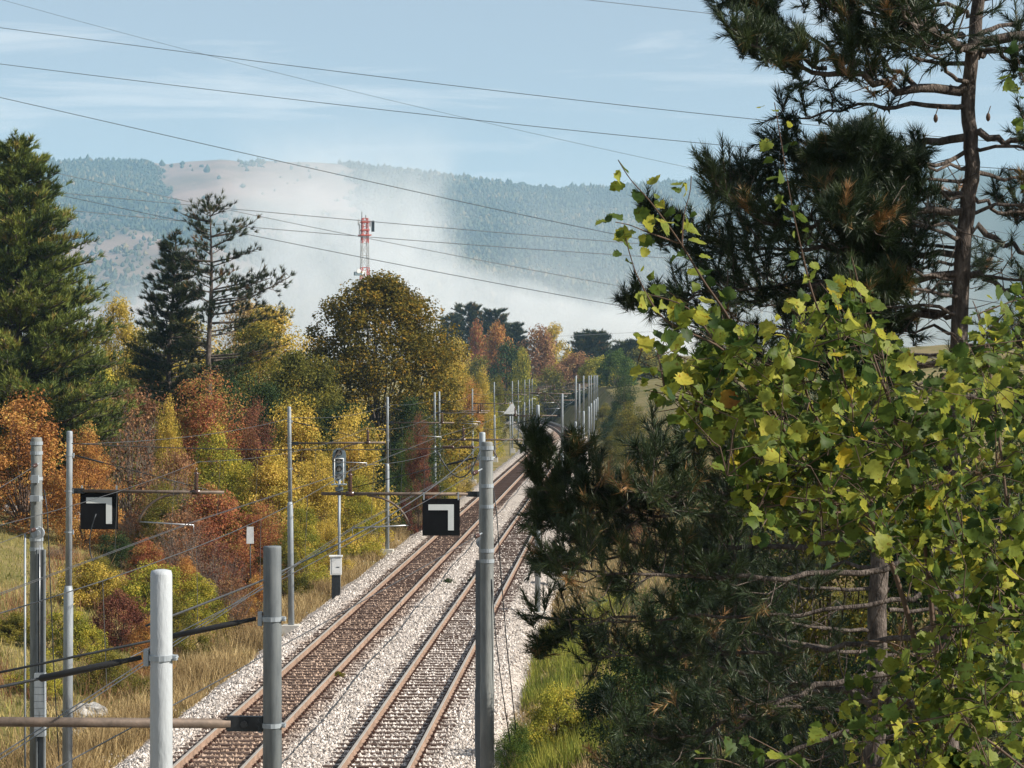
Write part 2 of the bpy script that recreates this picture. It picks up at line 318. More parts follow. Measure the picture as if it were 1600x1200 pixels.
# ballast bed
ub = np.array([-4.75, -4.45, -4.1, -3.75, -3.3, -2.55, -1.8, -1.0, -.4, 0, .4, 1.0, 1.8, 2.55, 3.3, 3.9, 4.2, 4.55, 4.85])
zb = np.array([-.72, -.56, -.36, -.205, -.19, -.20, -.20, -.20, -.185, -.18, -.185, -.198, -.196, -.196, -.19, -.215, -.36, -.56, -.74])
yb = np.concatenate([np.arange(-20, 160, .6), np.arange(160, 640, 2.4)])
YB, UB = np.meshgrid(yb, ub, indexing='ij')
ZB = np.broadcast_to(zb, YB.shape) + vnoise(UB * 5, YB * 4, 4) * .018
edge = np.clip((np.abs(UB) - 3.5) / 1.0, 0, 1)
XB = xt(C_M, YB) + UB + edge * np.sign(UB) * vnoise(YB * .6, UB * 0, 5) * .28
ballast = link('ballast_bed', grid_mesh('ballast_bed', XB, YB, ZB), M['ballast'], kind='structure')

rng = np.random.default_rng(11)
# loose ballast stones, real little rocks on the near part of the bed
octa = np.array([(1, 0, 0), (-1, 0, 0), (0, 1, 0), (0, -1, 0), (0, 0, 1), (0, 0, -1)], float)
octf = np.array([(0, 2, 4), (2, 1, 4), (1, 3, 4), (3, 0, 4), (2, 0, 5), (1, 2, 5), (3, 1, 5), (0, 3, 5)])
def scatter_stones(name, X, Y, Z, size, mat, r):
    n = len(X)
    V = octa[None] * (r.uniform(.55, 1.25, (n, 6, 1))) * (size[:, None, None] * r.uniform(.65, 1.15, (n, 1, 3)))
    V = V + r.normal(0, .12, (n, 6, 3)) * size[:, None, None]
    a = r.uniform(0, 6.28, n); c, s = np.cos(a), np.sin(a)
    x = V[..., 0] * c[:, None] - V[..., 1] * s[:, None]; y = V[..., 0] * s[:, None] + V[..., 1] * c[:, None]
    V = np.stack([x + X[:, None], y + Y[:, None], V[..., 2] + Z[:, None]], -1).reshape(-1, 3)
    Fc = (octf[None] + (np.arange(n) * 6)[:, None, None]).reshape(-1)
    return mesh_from(name, V, Fc, np.full(n * 8, 3), False, np.repeat(r.random(n), 6))
n = 50000
q = rng.random(n); Ys = 1.0 / (1 / 46.0 + q * (1 / 150.0 - 1 / 46.0))
Us = np.where(rng.random(n) < .9, rng.uniform(-4.5, 4.6, n), rng.uniform(-5.6, 5.9, n))
zs = np.maximum(np.interp(Us, ub, zb), gz(xt(C_M, Ys) + Us, Ys) + .01)
# keep the sleeper tops mostly clear
SP = .6
on_sl = (np.minimum(np.abs(Us - (C_L - C_M)), np.abs(Us - (C_R - C_M))) < 1.25) & (np.abs(((Ys + .3) % SP) - .3) < .16)
keep = ~(on_sl & (rng.random(n) < .965))
rails_u = np.array([-9.65, -8.13, -6.02, -4.53]) - C_M
keep &= np.min(np.abs(Us[:, None] - rails_u[None]), 1) > .12
Us, Ys, zs = Us[keep], Ys[keep], zs[keep]
sz = rng.uniform(.03, .06, len(Us))
link('ballast_stones', scatter_stones('ballast_stones', xt(C_M, Ys) + Us, Ys, zs + .012, sz, None, rng), M['stones'], kind='stuff',
     label='loose pale pinkish ballast stones over the track bed', category='ballast')

# mountain range across the valley
prof = np.array([(-900, 300), (-400, 285), (-100, 268), (0, 258), (80, 253), (160, 250), (235, 253), (255, 257), (290, 253), (345, 249), (380, 252), (420, 252), (500, 254), (560, 257),
                 (620, 264), (680, 272), (740, 280), (800, 287), (850, 292), (900, 296), (950, 293), (1000, 289), (1060, 283), (1110, 277), (1200, 268), (1400, 262), (1700, 270), (2400, 300)], float)
MD = 5200.0
ang = np.linspace(-900, 2400, 420); tt = np.linspace(0, 1, 70)
AA, TT = np.meshgrid(ang, tt, indexing='xy')
ridge = CAMZ + (HOR - np.interp(AA, prof[:, 0], prof[:, 1])) / F * MD
Dm = 2600 + (MD - 2600) * TT
Xm = (AA - 800) / F * Dm
shape = TT ** 1.25 * (1.0 - .0 * TT)
Zm = 20 + (ridge - 20) * shape
amp = (TT * (1 - TT)) * 4
Zm = Zm + amp * (vnoise(Xm * .006, Dm * .0035, 3) * 30 + vnoise(Xm * .017, Dm * .011, 7) * 11)
Zm[-1] = ridge[-1] + vnoise(Xm[-1] * .03, Xm[-1] * 0, 2) * 1.2
# far side of the ridge
XmB = (AA[-1:] - 800) / F * 6400; Xm = np.vstack([Xm, XmB]); Dm = np.vstack([Dm, np.full_like(XmB, 6400)]); Zm = np.vstack([Zm, ridge[-1:] * .5])
m, nt, bs, out = mat_new('mountain_ground')
tc = nt.nodes.new('ShaderNodeTexCoord'); no = nt.nodes.new('ShaderNodeTexNoise'); no.inputs['Scale'].default_value = .0045; no.inputs['Detail'].default_value = 8; no.inputs['Roughness'].default_value = .65
rp = ramp(nt, [(.3, (.10, .08, .05)), (.46, (.20, .14, .10)), (.6, (.27, .18, .14)), (.8, (.31, .21, .17))])
nt.links.new(tc.outputs['Object'], no.inputs['Vector']); nt.links.new(no.outputs['Fac'], rp.inputs['Fac']); atw = nt.nodes.new('ShaderNodeAttribute'); atw.attribute_name = 'rnd'; mxw = nt.nodes.new('ShaderNodeMix'); mxw.data_type = 'RGBA'; mxw.inputs['B'].default_value = (.035, .042, .02, 1)
nt.links.new(atw.outputs['Fac'], mxw.inputs['Factor']); nt.links.new(rp.outputs['Color'], mxw.inputs['A']); nt.links.new(mxw.outputs['Result'], bs.inputs['Base Color']); bs.inputs['Roughness'].default_value = 1
bs.inputs['Specular IOR Level'].default_value = 0
M['mountain'] = m
mountain = link('mountain', grid_mesh('mountain', Xm, Dm, Zm), M['mountain'], kind='structure')
# forest on the mountain: many small rounded trees, a far-off mass
ico = np.array([(0, 0, 1.15), (.89, 0, .45), (.28, .85, .45), (-.72, .53, .45), (-.72, -.53, .45), (.28, -.85, .45), (.72, .53, -.45), (-.28, .85, -.45), (-.89, 0, -.45), (-.28, -.85, -.45), (.72, -.53, -.45)], float)
icf = np.array([(0, 1, 2), (0, 2, 3), (0, 3, 4), (0, 4, 5), (0, 5, 1), (1, 6, 2), (2, 6, 7), (2, 7, 3), (3, 7, 8), (3, 8, 4), (4, 8, 9), (4, 9, 5), (5, 9, 10), (5, 10, 1), (1, 10, 6)])
n = 46000
a_ = rng.uniform(-60, 1250, n); t_ = rng.random(n) ** .8
ai = np.interp(a_, ang, np.arange(len(ang))); ti = t_ * (len(tt) - 1)
def bil(Q, ti, ai):
    t0 = np.clip(ti.astype(int), 0, len(tt) - 2); a0 = np.clip(ai.astype(int), 0, len(ang) - 2); ft, fa = ti - t0, ai - a0
    return (Q[t0, a0] * (1 - ft) * (1 - fa) + Q[t0 + 1, a0] * ft * (1 - fa) + Q[t0, a0 + 1] * (1 - ft) * fa + Q[t0 + 1, a0 + 1] * ft * fa)
fx, fy, fz = bil(Xm, ti, ai), bil(Dm, ti, ai), bil(Zm, ti, ai)
row = HOR - (fz - CAMZ) / fy * F
wood = np.full(n, .55)
rag = vnoise(fx * .03, fy * .02, 4) * 14 + vnoise(fx * .09, fy * .05, 1) * 7
wood = np.where((a_ < 232 + rag + (row - 250) * .55) & (row < 330), .97, wood)
bald = (a_ > 236 + rag + (row - 250) * .62) & (a_ < 545 + rag * 2 + (row - 250) * .2) & (row < 338 + (a_ - 300) * .05)
wood = np.where(bald, np.clip(.012 - .0, 0, 1) * np.where(vnoise(fx * .02, fy * .015, 3) > .1, 1.4, .2), wood)
wood = np.where((a_ > 372) & (a_ < 414) & (row < 262), .9, wood)
wood = np.where((a_ > 470) & ~bald, .9, wood)
patch = vnoise(fx * .011, fy * .006, 9)
wood = np.where((a_ < 470) & (row > 335) & (patch > .18), .14, wood)
# forest floor tint on the mountain sheet: share of woodland around each vertex
rowM = HOR - (Zm - CAMZ) / Dm * F; AM = np.vstack([AA, AA[-1:]])
ragM = vnoise(Xm * .03, Dm * .02, 4) * 14 + vnoise(Xm * .09, Dm * .05, 1) * 7
woodM = np.where((AM < 232 + ragM + (rowM - 250) * .55) & (rowM < 330), 1.0, .5)
baldM = (AM > 236 + ragM + (rowM - 250) * .62) & (AM < 545 + ragM * 2 + (rowM - 250) * .2) & (rowM < 338 + (AM - 300) * .05)
woodM = np.where(baldM, 0.0, woodM); woodM = np.where((AM > 470) & ~baldM, .95, woodM)
woodM = np.where((AM < 470) & (rowM > 335) & (vnoise(Xm * .011, Dm * .006, 9) > .18), .1, woodM)
av = mountain.data.attributes.new('rnd', 'FLOAT', 'POINT'); av.data.foreach_set('value', woodM.ravel().astype(np.float32))
kp = rng.random(n) < wood
fx, fy, fz = fx[kp], fy[kp], fz[kp]; nn = len(fx)
sz = rng.uniform(3.0, 6.8, nn) * (1 + .45 * vnoise(fx * .02, fy * .013, 5))
Vt = octa[None] * sz[:, None, None] * rng.uniform(.65, 1.25, (nn, 6, 1)) * np.array([.85, .85, 1.2]) + np.stack([fx, fy, fz + sz * .55], -1)[:, None, :] + rng.normal(0, .15, (nn, 6, 3)) * sz[:, None, None]
Ft = (octf[None] + (np.arange(nn) * 6)[:, None, None]).reshape(-1)
link('mountain_forest', mesh_from('mountain_forest', Vt.reshape(-1, 3), Ft, np.full(nn * 8, 3), False, np.repeat(np.clip(.45 + .35 * vnoise(fx * .009, fy * .006, 2) + rng.normal(0, .2, nn), 0, 1), 6)), M_FARTREE, kind='stuff',
     label='blue hazy forest covering the far mountain slopes', category='forest')

# ------------------------------------------------------------------ railway tracks
# rail cross-section (half profile mirrored): foot, web, head
prof_r = [(-.0625, -.17), (-.0625, -.158), (-.012, -.140), (-.010, -.055), (-.036, -.040), (-.036, -.006), (-.030, 0.0), (.030, 0.0), (.036, -.006), (.036, -.040), (.010, -.055), (.012, -.140), (.0625, -.158), (.0625, -.17)]
def rail_mesh(x0, ystart, yend):
    yy = np.concatenate([np.arange(ystart, 240, 4.0), np.arange(240, yend, 3.0)]); P = len(prof_r); V = []; Fc = []
    for y in yy:
        x = float(xt(x0, y))
        for (u, z) in prof_r: V.append((x + u, y, z))
    for i in range(len(yy) - 1):
        for k in range(P):
            k2 = (k + 1) % P; Fc.append((i * P + k, i * P + k2, (i + 1) * P + k2, (i + 1) * P + k))
    me = mesh_from('rail', V, [i for f in Fc for i in f], [4] * len(Fc), False)
    me.materials.append(M['rail']); me.materials.append(M['railhead'])
    mi = np.zeros(len(Fc), np.int32); mi.reshape(-1, P)[:, 5:8] = 1
    me.polygons.foreach_set('material_index', mi)
    return me
sl_mb = MB(); sl_mb.box((0, 0, -.255), (2.55, .24, .165)); sl_me = sl_mb.me('sleeper'); sl_me.materials.append(M['sleeper'])
def fasten(mb, x, y):
    for s in (-1, 1):
        mb.box((x + s * .105, y, -.155), (.075, .15, .03)); mb.box((x + s * .11, y + .035, -.13), (.035, .035, .05)); mb.box((x + s * .11, y - .035, -.13), (.035, .035, .05))
for c0, rl, label in ((C_L, (-9.65, -8.13), 'rust-stained railway track beside the shrubs, farther from the pine'),
                      (C_R, (-6.02, -4.53), 'railway track with pale clean ballast, nearer the pine')):
    tr = empty('railway_track', (0, 0, 0), 0, label=label, category='railway track', group='parallel railway tracks')
    for x0 in rl:
        link('rail', rail_mesh(x0, -12, 620), None, tr)
    fm = MB(); far_mb = MB(); cnt = 0
    r2 = np.random.default_rng(int(-c0 * 100))
    k0 = int(45.0 / SP)
    for k in range(k0, int(560 / SP)):
        y = k * SP; x = float(xt(c0, y)); h = -heading(y)
        if cnt < 300:
            s = link('sleeper', sl_me, None, tr); s.location = (x + r2.normal(0, .02), y + r2.normal(0, .012), r2.normal(0, .006)); s.rotation_euler = (0, 0, h + r2.normal(0, .006)); cnt += 1
            if y < 150:
                for x0 in rl: fasten(fm, float(xt(x0, y)), y)
        else: far_mb.box((x, y, -.255), (2.55, .24, .165), h)
    fm.build('rail_fastenings', M['fast'], tr, kind='stuff'); far_mb.build('far_sleepers', M['sleeper'], tr, kind='stuff')
cb = MB(); cb.tube([(float(xt(-7.42 + .05 * math.sin(y * .35), y)), y, -.15 + .015 * math.sin(y * 1.3)) for y in np.arange(40, 230, 1.5)], .018, 6)
cb.build('trackside_cable', M['dark_steel'], None, True, label='thin dark cable lying on the ballast between the two tracks', category='cable')

# ------------------------------------------------------------------ overhead line masts
def insulator(mb, p0, p1, r=.05, n=6, core=.02):
    p0, p1 = Vector(p0), Vector(p1); pts, rad = [], []
    for i in range(n * 2 + 1):
        pts.append(p0.lerp(p1, i / (n * 2))); rad.append(r if i % 2 else core)
    mb.tube(pts, rad, 8)
def arc(p0, p1, p2, n=8):
    p0, p1, p2 = Vector(p0), Vector(p1), Vector(p2)
    return [p0 * (1 - t) ** 2 + p1 * 2 * t * (1 - t) + p2 * t * t for t in [i / n for i in range(n + 1)]]
ZC, ZM = 5.35, 6.62      # contact and messenger wire heights at the masts
def make_mast(paint='galv', reach=2.75, name='catenary_mast', detail=True, boom_len=3.35, cap=True):
    root = empty(name, (0, 0, 0)); S = M[paint]
    MB().box((0, 0, -.5), (.62, .62, .5)).build('footing', M['concrete'], root)
    MB().tube([(0, 0, -.35), (0, 0, 3.9), (0, 0, 4.05)], [.108, .102, .074], 14).build('lower_tube', S, root, True)
    MB().tube([(0, 0, 4.0), (0, 0, 7.345), (0, 0, 7.368), (0, 0, 7.376)], [.073, .066, .060, .03] if cap else [.073, .066, .066, .064], 16).build('upper_tube', S, root, True)
    for z in (6.85, 6.08, 5.2):
        mb = MB(); mb.tube([(0, 0, z - .016), (0, 0, z + .016)], .076, 14); mb.box((.088, 0, z), (.03, .05, .10)); mb.box((-.083, 0, z), (.025, .05, .03)); mb.tube([(-.09, -.04, z), (-.09, .04, z)], .008, 6)
        mb.build('clamp', M['galv'], root)
    b = MB(); b.tube([(.30, 0, 6.09), (boom_len, 0, 6.09)], .036, 10); b.build('boom', M['boom'], root, True)
    mb = MB(); mb.box((.2, 0, 6.09), (.26, .05, .11)); mb.tube([(.2, -.05, 6.09), (.2, .05, 6.09)], .025, 8); mb.build('boom_hinge', M['dark_steel'], root)
    st = MB(); st.tube([(.12, 0, 6.85), (boom_len - .35, 0, 6.14)], .010, 6)
    so = st.build('stay_rod', M['dark_steel'], root, True)
    d = Vector((boom_len - .47, 0, -.71)); d.normalize(); p = Vector((.12, 0, 6.85))
    im = MB(); im.tube([p, p + d * .12, p + d * .13, p + d * .62, p + d * .63], [.015, .015, .02, .022, .014], 8); im.build('stay_insulator', M['visor'], so, True)
    im = MB(); insulator(im, (reach, 0, 6.14), (reach, 0, 6.52), .058, 5, .03); im.tube([(reach, 0, 6.5), (reach, 0, ZM)], .02, 6); im.box((reach, 0, 6.09), (.16, .1, .1)); im.build('insulator', M['insul'], root, True)
    da = MB(); da.tube(arc((reach - .35, 0, 6.06), (reach - 1.05, 0, 6.0), (reach - 1.25, 0, 5.42), 8), .025, 7); da.build('drop_arm', M['boom'], root, True)
    sa = MB(); sa.tube([(reach - 1.25, 0, 5.44), (reach - .05, 0, ZC + .03)], .017, 6); sa.tube([(reach - .05, 0, ZC + .05), (reach - .05, 0, ZC - .12)], .008, 5); sa.build('steady_arm', M['alu_wire'], root, True)
    return root
MASTS = []
proto_m = {k: make_mast(k) for k in ('galv',)}
def place_mast(proto, X, Y, side, label, group=None, first=False, z=0.0, lean=0.0, cat='mast'):
    o = proto if first else copy_tree(proto)
    o.location = (X, Y, z); h = -heading(Y)
    o.rotation_euler = (lean * .5, lean, h if side < 0 else h + math.pi)
    o['label'] = label; o['category'] = cat
    if group: o['group'] = group
    MASTS.append((o, X, Y, side)); return o
GL, GR = 'steel masts along the shrub side of the line', 'steel masts along the pine side of the line'
left_m = [(105, 49, 'slim steel mast beside the thick mast, carrying a black corner sign on its arm'),
          (455, 79.6, 'grey steel mast standing just left of the four-lamp signal'),
          (605, 114, 'grey steel mast just right of the four-lamp signal, by the gold shrubs'),
          (679.5, 143, 'left one of two grey masts standing close together above the black sign'),
          (686.5, 150, 'right one of two grey masts standing close together above the black sign'),
          (738, 189, 'grey mast between the close pair and the thick tension mast top'),
          (773, 231, 'grey mast by the orange shrubs, second before the curve'),
          (800.5, 258, 'grey mast beside the small white triangular sign'),
          (810, 300, 'far thin mast on the inside of the curve, leftmost before the dark cutting'),
          (819, 335, 'far thin mast on the inside of the curve, second before the dark cutting'),
          (827, 372, 'far thin mast at the dark cutting, left of a close pair'),
          (831.5, 400, 'far thin mast at the dark cutting, right of a close pair')]
right_m = [(840, 84, 'grey mast by the pine branch tips, nearest one beyond the tension mast'),
           (878, 133, 'stepped grey mast rising behind the dark pine sprigs, right of the rails'),
           (899, 167, 'white-lit mast, leftmost in the dense row along the curve'), (905, 182, 'white-lit mast, second in the dense row along the curve'),
           (912, 215, 'white-lit mast, third in the dense row along the curve'), (920, 245, 'white-lit mast, fourth in the dense row along the curve'),
           (924, 272, 'white-lit mast, fifth in the dense row along the curve'), (928, 300, 'white-lit mast, sixth in the dense row along the curve'),
           (931, 322, 'white-lit mast, seventh in the dense row along the curve'), (934, 345, 'white-lit mast, rightmost in the dense row along the curve'),
           (901, 385, 'far lone mast in front of the brown shrubs, right above the dark cutting'), (861, 435, 'far lone mast standing in the middle of the dark cutting')]
first = True
rm = np.random.default_rng(3)
for px, Y, lab in left_m:
    place_mast(proto_m['galv'], (px - 800) / F * Y, Y, -1, lab, GL, first, -.09 if Y < 60 else 0.0 if Y < 200 else .35, rm.normal(0, .004)); first = False
for px, Y, lab in right_m:
    place_mast(proto_m['galv'], (px - 800) / F * Y, Y, 1, lab, GR, False, 0.0 if Y < 160 else (.35 if Y == 182 else 1.0), rm.normal(0, .004))
wm = make_mast('white_paint', reach=3.3, boom_len=3.8); place_mast(wm, (252 - 800) / F * 13.6, 13.6, 1, 'white painted mast top with flaking paint, nearest of all', GR, True, -.04)
gm = make_mast('pole_grey', reach=3.3, boom_len=3.8, cap=False); place_mast(gm, (425.5 - 800) / F * 16.5, 16.5, 1, 'dark grey open-topped mast with brown boom, right of the white mast', GR, True, -.12)

# thick tension masts with balance weights
def make_tension(name, X, Y, side, label, tall=7.2):
    h = -heading(Y)
    root = empty(name, (X, Y, 0), h if side < 0 else h + math.pi, label=label, category='mast', group='thick tension masts')
    S = M['concrete_pole']
    MB().box((0, 0, -.55), (.9, .9, .6)).build('footing', M['concrete'], root)
    MB().tube([(0, 0, -.3), (0, 0, 2.6), (0, 0, 2.62), (0, 0, 5.3), (0, 0, 5.45), (0, 0, tall - .03), (0, 0, tall)], [.14, .136, .132, .13, .120, .113, .10], 18).build('shaft', S, root, True)
    for z in (tall - .12, tall - .32, 6.35, 5.95, 5.1, 4.9):
        MB().tube([(0, 0, z - .035), (0, 0, z + .035)], (.13 if z > 5.4 else .142), 18).build('band', M['galv'], root)
    mb = MB(); mb.box((.02, -.17, 6.35), (.14, .1, .16)); mb.box((.02, -.19, 5.95), (.2, .12, .12)); mb.build('bracket', M['galv'], root)
    # guide channel with a stack of weights, on the camera side
    ch = MB(); sx = .10
    ch.box((sx - .03, -.21, 2.4), (.03, .1, 5.0)); ch.box((sx + .12, -.21, 2.4), (.03, .1, 5.0)); ch.box((sx + .045, -.165, 2.4), (.13, .02, 5.0)); ch.build('guide_channel', M['pole_grey'], root)
    for k in range(9):
        MB().box((sx + .045, -.26, 1.15 + k * .145), (.21, .17, .137)).build('weight', M['galv'], root)
    MB().tube([(sx + .035, -.27, 2.4), (sx + .035, -.27, 5.0)], .012, 6).build('weight_rod', M['alu_wire'], root, True)
    wh = MB(); wh.tube([(sx, -.30, 5.25), (sx, -.22, 5.25)], .13, 20); wh.tube([(sx, -.33, 5.25), (sx, -.19, 5.25)], .06, 14)
    wh.build('tension_wheel', M['galv'], root)
    return root
tC = make_tension('tension_mast', (57 - 800) / F * 47, 47, -1, 'thick banded tension mast at the far left beside the slim sign mast')
tD = make_tension('tension_mast', (761 - 800) / F * 44, 44, 1, 'thick banded tension mast beside the rails with weights in a channel')
o = place_mast(proto_m['galv'], (753.5 - 800) / F * 47.2, 47.2, 1, 'slim mast directly behind the thick tension mast, black sign on its arm', GR, False, -.07)

# black square signs with a white corner mark hanging from two booms
def corner_sign(px0, px1, py0, py1, Y, label):
    a, b = at(px0, py0, Y), at(px1, py1, Y); w = b.x - a.x; hgt = a.z - b.z
    root = empty('corner_sign', ((a.x + b.x) / 2, Y, b.z), 0, label=label, category='sign', group='black square signs with a white corner mark')
    MB().box((0, 0, hgt / 2), (w, .03, hgt)).build('panel', M['black_board'], root)
    # corner mark: a bar along the top and one down the side, one outline
    L0, L1, T, B, k = -.34 * w, .34 * w, hgt * .845, hgt * .145, .155 * w
    V = [(L0, T), (L1, T), (L1, B), (L1 - k, B), (L1 - k, T - k), (L0, T - k)]
    mb = MB(); n = len(V)
    mb.add([(x, -.024, z) for x, z in V] + [(x, -.014, z) for x, z in V], [(0, 5, 4, 1), (1, 4, 3, 2)] + [((i + 1) % n, i, i + n, (i + 1) % n + n)[::-1] for i in range(n)])
    mb.build('corner_mark', M['mark'], root)
    for sx in (-.46, .46): MB().box((sx * w, 0, hgt + .05), (.03, .045, .16)).build('hanger', M['galv'], root)
    MB().box((0, .025, hgt / 2), (w * .94, .02, .05)).build('back_rail', M['galv'], root)
corner_sign(125.5, 184.5, 768, 827, 49, 'black square sign with white corner mark, on the arm at far left')
corner_sign(660, 718.5, 779, 837, 47.2, 'black square sign with white corner mark, beside the tension mast over the rails')

# ------------------------------------------------------------------ wires
def sag(p0, p1, s, n=14):
    p0, p1 = Vector(p0), Vector(p1)
    return [p0.lerp(p1, t) - Vector((0, 0, s * 4 * t * (1 - t))) for t in [i / n for i in range(n + 1)]]
for c0, lab, stops in ((C_L, 'contact and carrier wires hung above the track beside the shrubs', [-18, 16, 49, 79.6, 114, 146, 189, 231, 258, 300, 335, 372, 400, 440]),
                       (C_R, 'contact and carrier wires hung above the track nearer the pine', [-22, 15, 47.2, 84, 133, 167, 215, 245, 272, 300, 345, 385, 435])):
    root = empty('overhead_line', (float(xt(c0, 49)), 49, 0), 0, label=lab, category='wire', group='overhead contact lines'); inv = Matrix.Translation(-root.location)
    mp, cp = [], []
    dl = []
    for i in range(len(stops) - 1):
        y0, y1 = stops[i], stops[i + 1]; zig = (.2 if i % 2 else -.2, -.2 if i % 2 else .2)
        n_ = 12
        for k in range(n_ + (i == len(stops) - 2)):
            t = k / n_; y = y0 + (y1 - y0) * t; zz = zig[0] + (zig[1] - zig[0]) * t
            zm = ZM - .62 * min(1, (y1 - y0) / 48) ** 2 * 4 * t * (1 - t)
            mp.append(inv @ Vector((float(xt(c0, y)) + zz * .6, y, zm))); cp.append(inv @ Vector((float(xt(c0, y)) + zz, y, ZC)))
            if k % 2 == 1 and y < 230: dl.append((mp[-1], cp[-1]))
    MB().tube(mp, .0062, 5).build('carrier_wire', M['wire'], root, True)
    MB().tube(cp, .0065, 5).build('contact_wire', M['wire'], root, True)
    MB().tube([p + Vector((.06, 0, 0)) for p in cp], .0058, 5).build('contact_wire', M['wire'], root, True)
    for a, b in dl: MB().tube([a, b], .004, 4).build('dropper', M['wire'], root)
# wire that links the mast tops on each side
for side, lst, lab in ((-1, [49, 79.6, 114, 143, 189, 231, 258, 300, 335, 372], 'thin earth wire strung between the mast tops on the shrub side'),
                       (1, [13.6, 16.5, 47.2, 84, 133, 182, 215, 245, 300, 345], 'thin earth wire strung between the mast tops on the pine side')):
    tops = sorted([(Y, X) for o, X, Y, s in MASTS if s == side]); tops = [min(tops, key=lambda q: abs(q[0] - y)) for y in lst]
    pts = []
    for (y0, x0), (y1, x1) in zip(tops[:-1], tops[1:]): pts += sag((x0 - side * .09, y0, 7.0), (x1 - side * .09, y1, 7.0), .0004 * (y1 - y0) ** 2 * .5, 10)[:-1]
    MB().tube(pts, .008, 5).build('earth_wire', M['wire'], None, True, label=lab, category='wire')
# anchor wires from the tension masts down to the lines, towards the camera
def anchor(name, p, q, lab, ins=(.06, .11), r=.0065, s=.05):
    root = empty(name, p, 0, label=lab, category='wire', group='anchor wires of the tension masts'); q = Vector(q) - Vector(p); z = Vector((0, 0, 0))
    MB().tube(sag(z, q, s), r, 5).build('cable', M['wire'], root, True)
    im = MB(); d = q.normalized(); insulator(im, d * .5, d * .85, .045, 5, .018); im.build('insulator', M['insul'], root, True)
    im = MB(); im.tube([z, d * .45], .016, 6); im.build('turnbuckle', M['galv'], root, True)
pc, pd = tC.location, tD.location
anchor('anchor_wire', (pc.x + .1, pc.y - .18, 6.68), (float(xt(C_L, 22)) - .2, 22, 5.6), 'upper anchor wire running down from the far left tension mast')
anchor('anchor_wire', (pc.x + .1, pc.y - .25, 5.35), (float(xt(C_L, 14)) - .5, 14, 5.45), 'lower anchor wire at the wheel of the far left tension mast')
anchor('anchor_wire', (pd.x - .1, pd.y - .18, 6.68), (float(xt(C_R, 24)), 24, 5.45), 'upper anchor wire running down from the tension mast beside the rails')
anchor('anchor_wire', (pd.x - .1, pd.y - .25, 5.45), (float(xt(C_R, 12)) + .2, 12, 5.3), 'lower anchor wire at the wheel of the tension mast beside the rails')
# cross wire between the mast tops over both tracks
pL, pR = at(112, 693, 48.6), at(750, 699, 46.2)
root = empty('cross_wire', pL, 0, label='thin dark cross wire spanning both tracks between mast tops', category='wire')
MB().tube(sag((0, 0, 0), pR - pL, .09), .010, 5).build('cable', M['wire'], root, True)
d = (pL - pR).normalized(); im = MB(); insulator(im, pR - pL + d * .12, pR - pL + d * .42, .04, 5, .016); insulator(im, pR - pL + d * .55, pR - pL + d * .80, .04, 4, .016); im.build('insulator', M['insul'], root, True)
MB().tube(arc(pR - pL + Vector((0, 0, -.05)), pR - pL + Vector((-.35, -.3, -1.15)), pR - pL + Vector((-.88, -.1, -.05)), 12), .014, 6).build('jumper', M['dark_steel'], root, True)
# jumper loops between carrier and contact wires
for (a, m_, b, Y, lab) in (((150, 803), (132, 850), (146, 878), 47.5, 'dark jumper cable looped below the black sign at far left'),
                           ((402, 0), (0, 0), (0, 0), 0, None)):
    if lab is None: continue
    MB().tube(arc(at(*a, Y), at(*m_, Y), at(*b, Y), 10), .013, 6).build('jumper_cable', M['dark_steel'], None, True, label=lab, category='cable')
# down cables beside the tension masts
for (pts, Y, lab) in (([(69, 765), (74, 800), (78, 900), (84, 1040), (92, 1190)], 46.6, 'dark cable running down beside the far left tension mast'),
                      ([(771, 765), (776, 800), (783, 900), (792, 1010), (806, 1140)], 43.6, 'dark cable running down past the rails beside the thick tension mast'),
                      ([(768, 905), (775, 1000), (785, 1080), (797, 1160)], 43.9, 'second thinner cable sloping to the ground by the tension mast')):
    MB().tube([at(x, y, Y) for x, y in pts], .012, 6).build('down_cable', M['dark_steel'], None, True, label=lab, category='cable')
MB().tube([at(39, 835, 46.2), at(39, 1199, 46.2)], .022, 8).build('guide_rod', M['galv'], None, True, label='thin vertical steel rod left of the far left tension mast', category='rod')

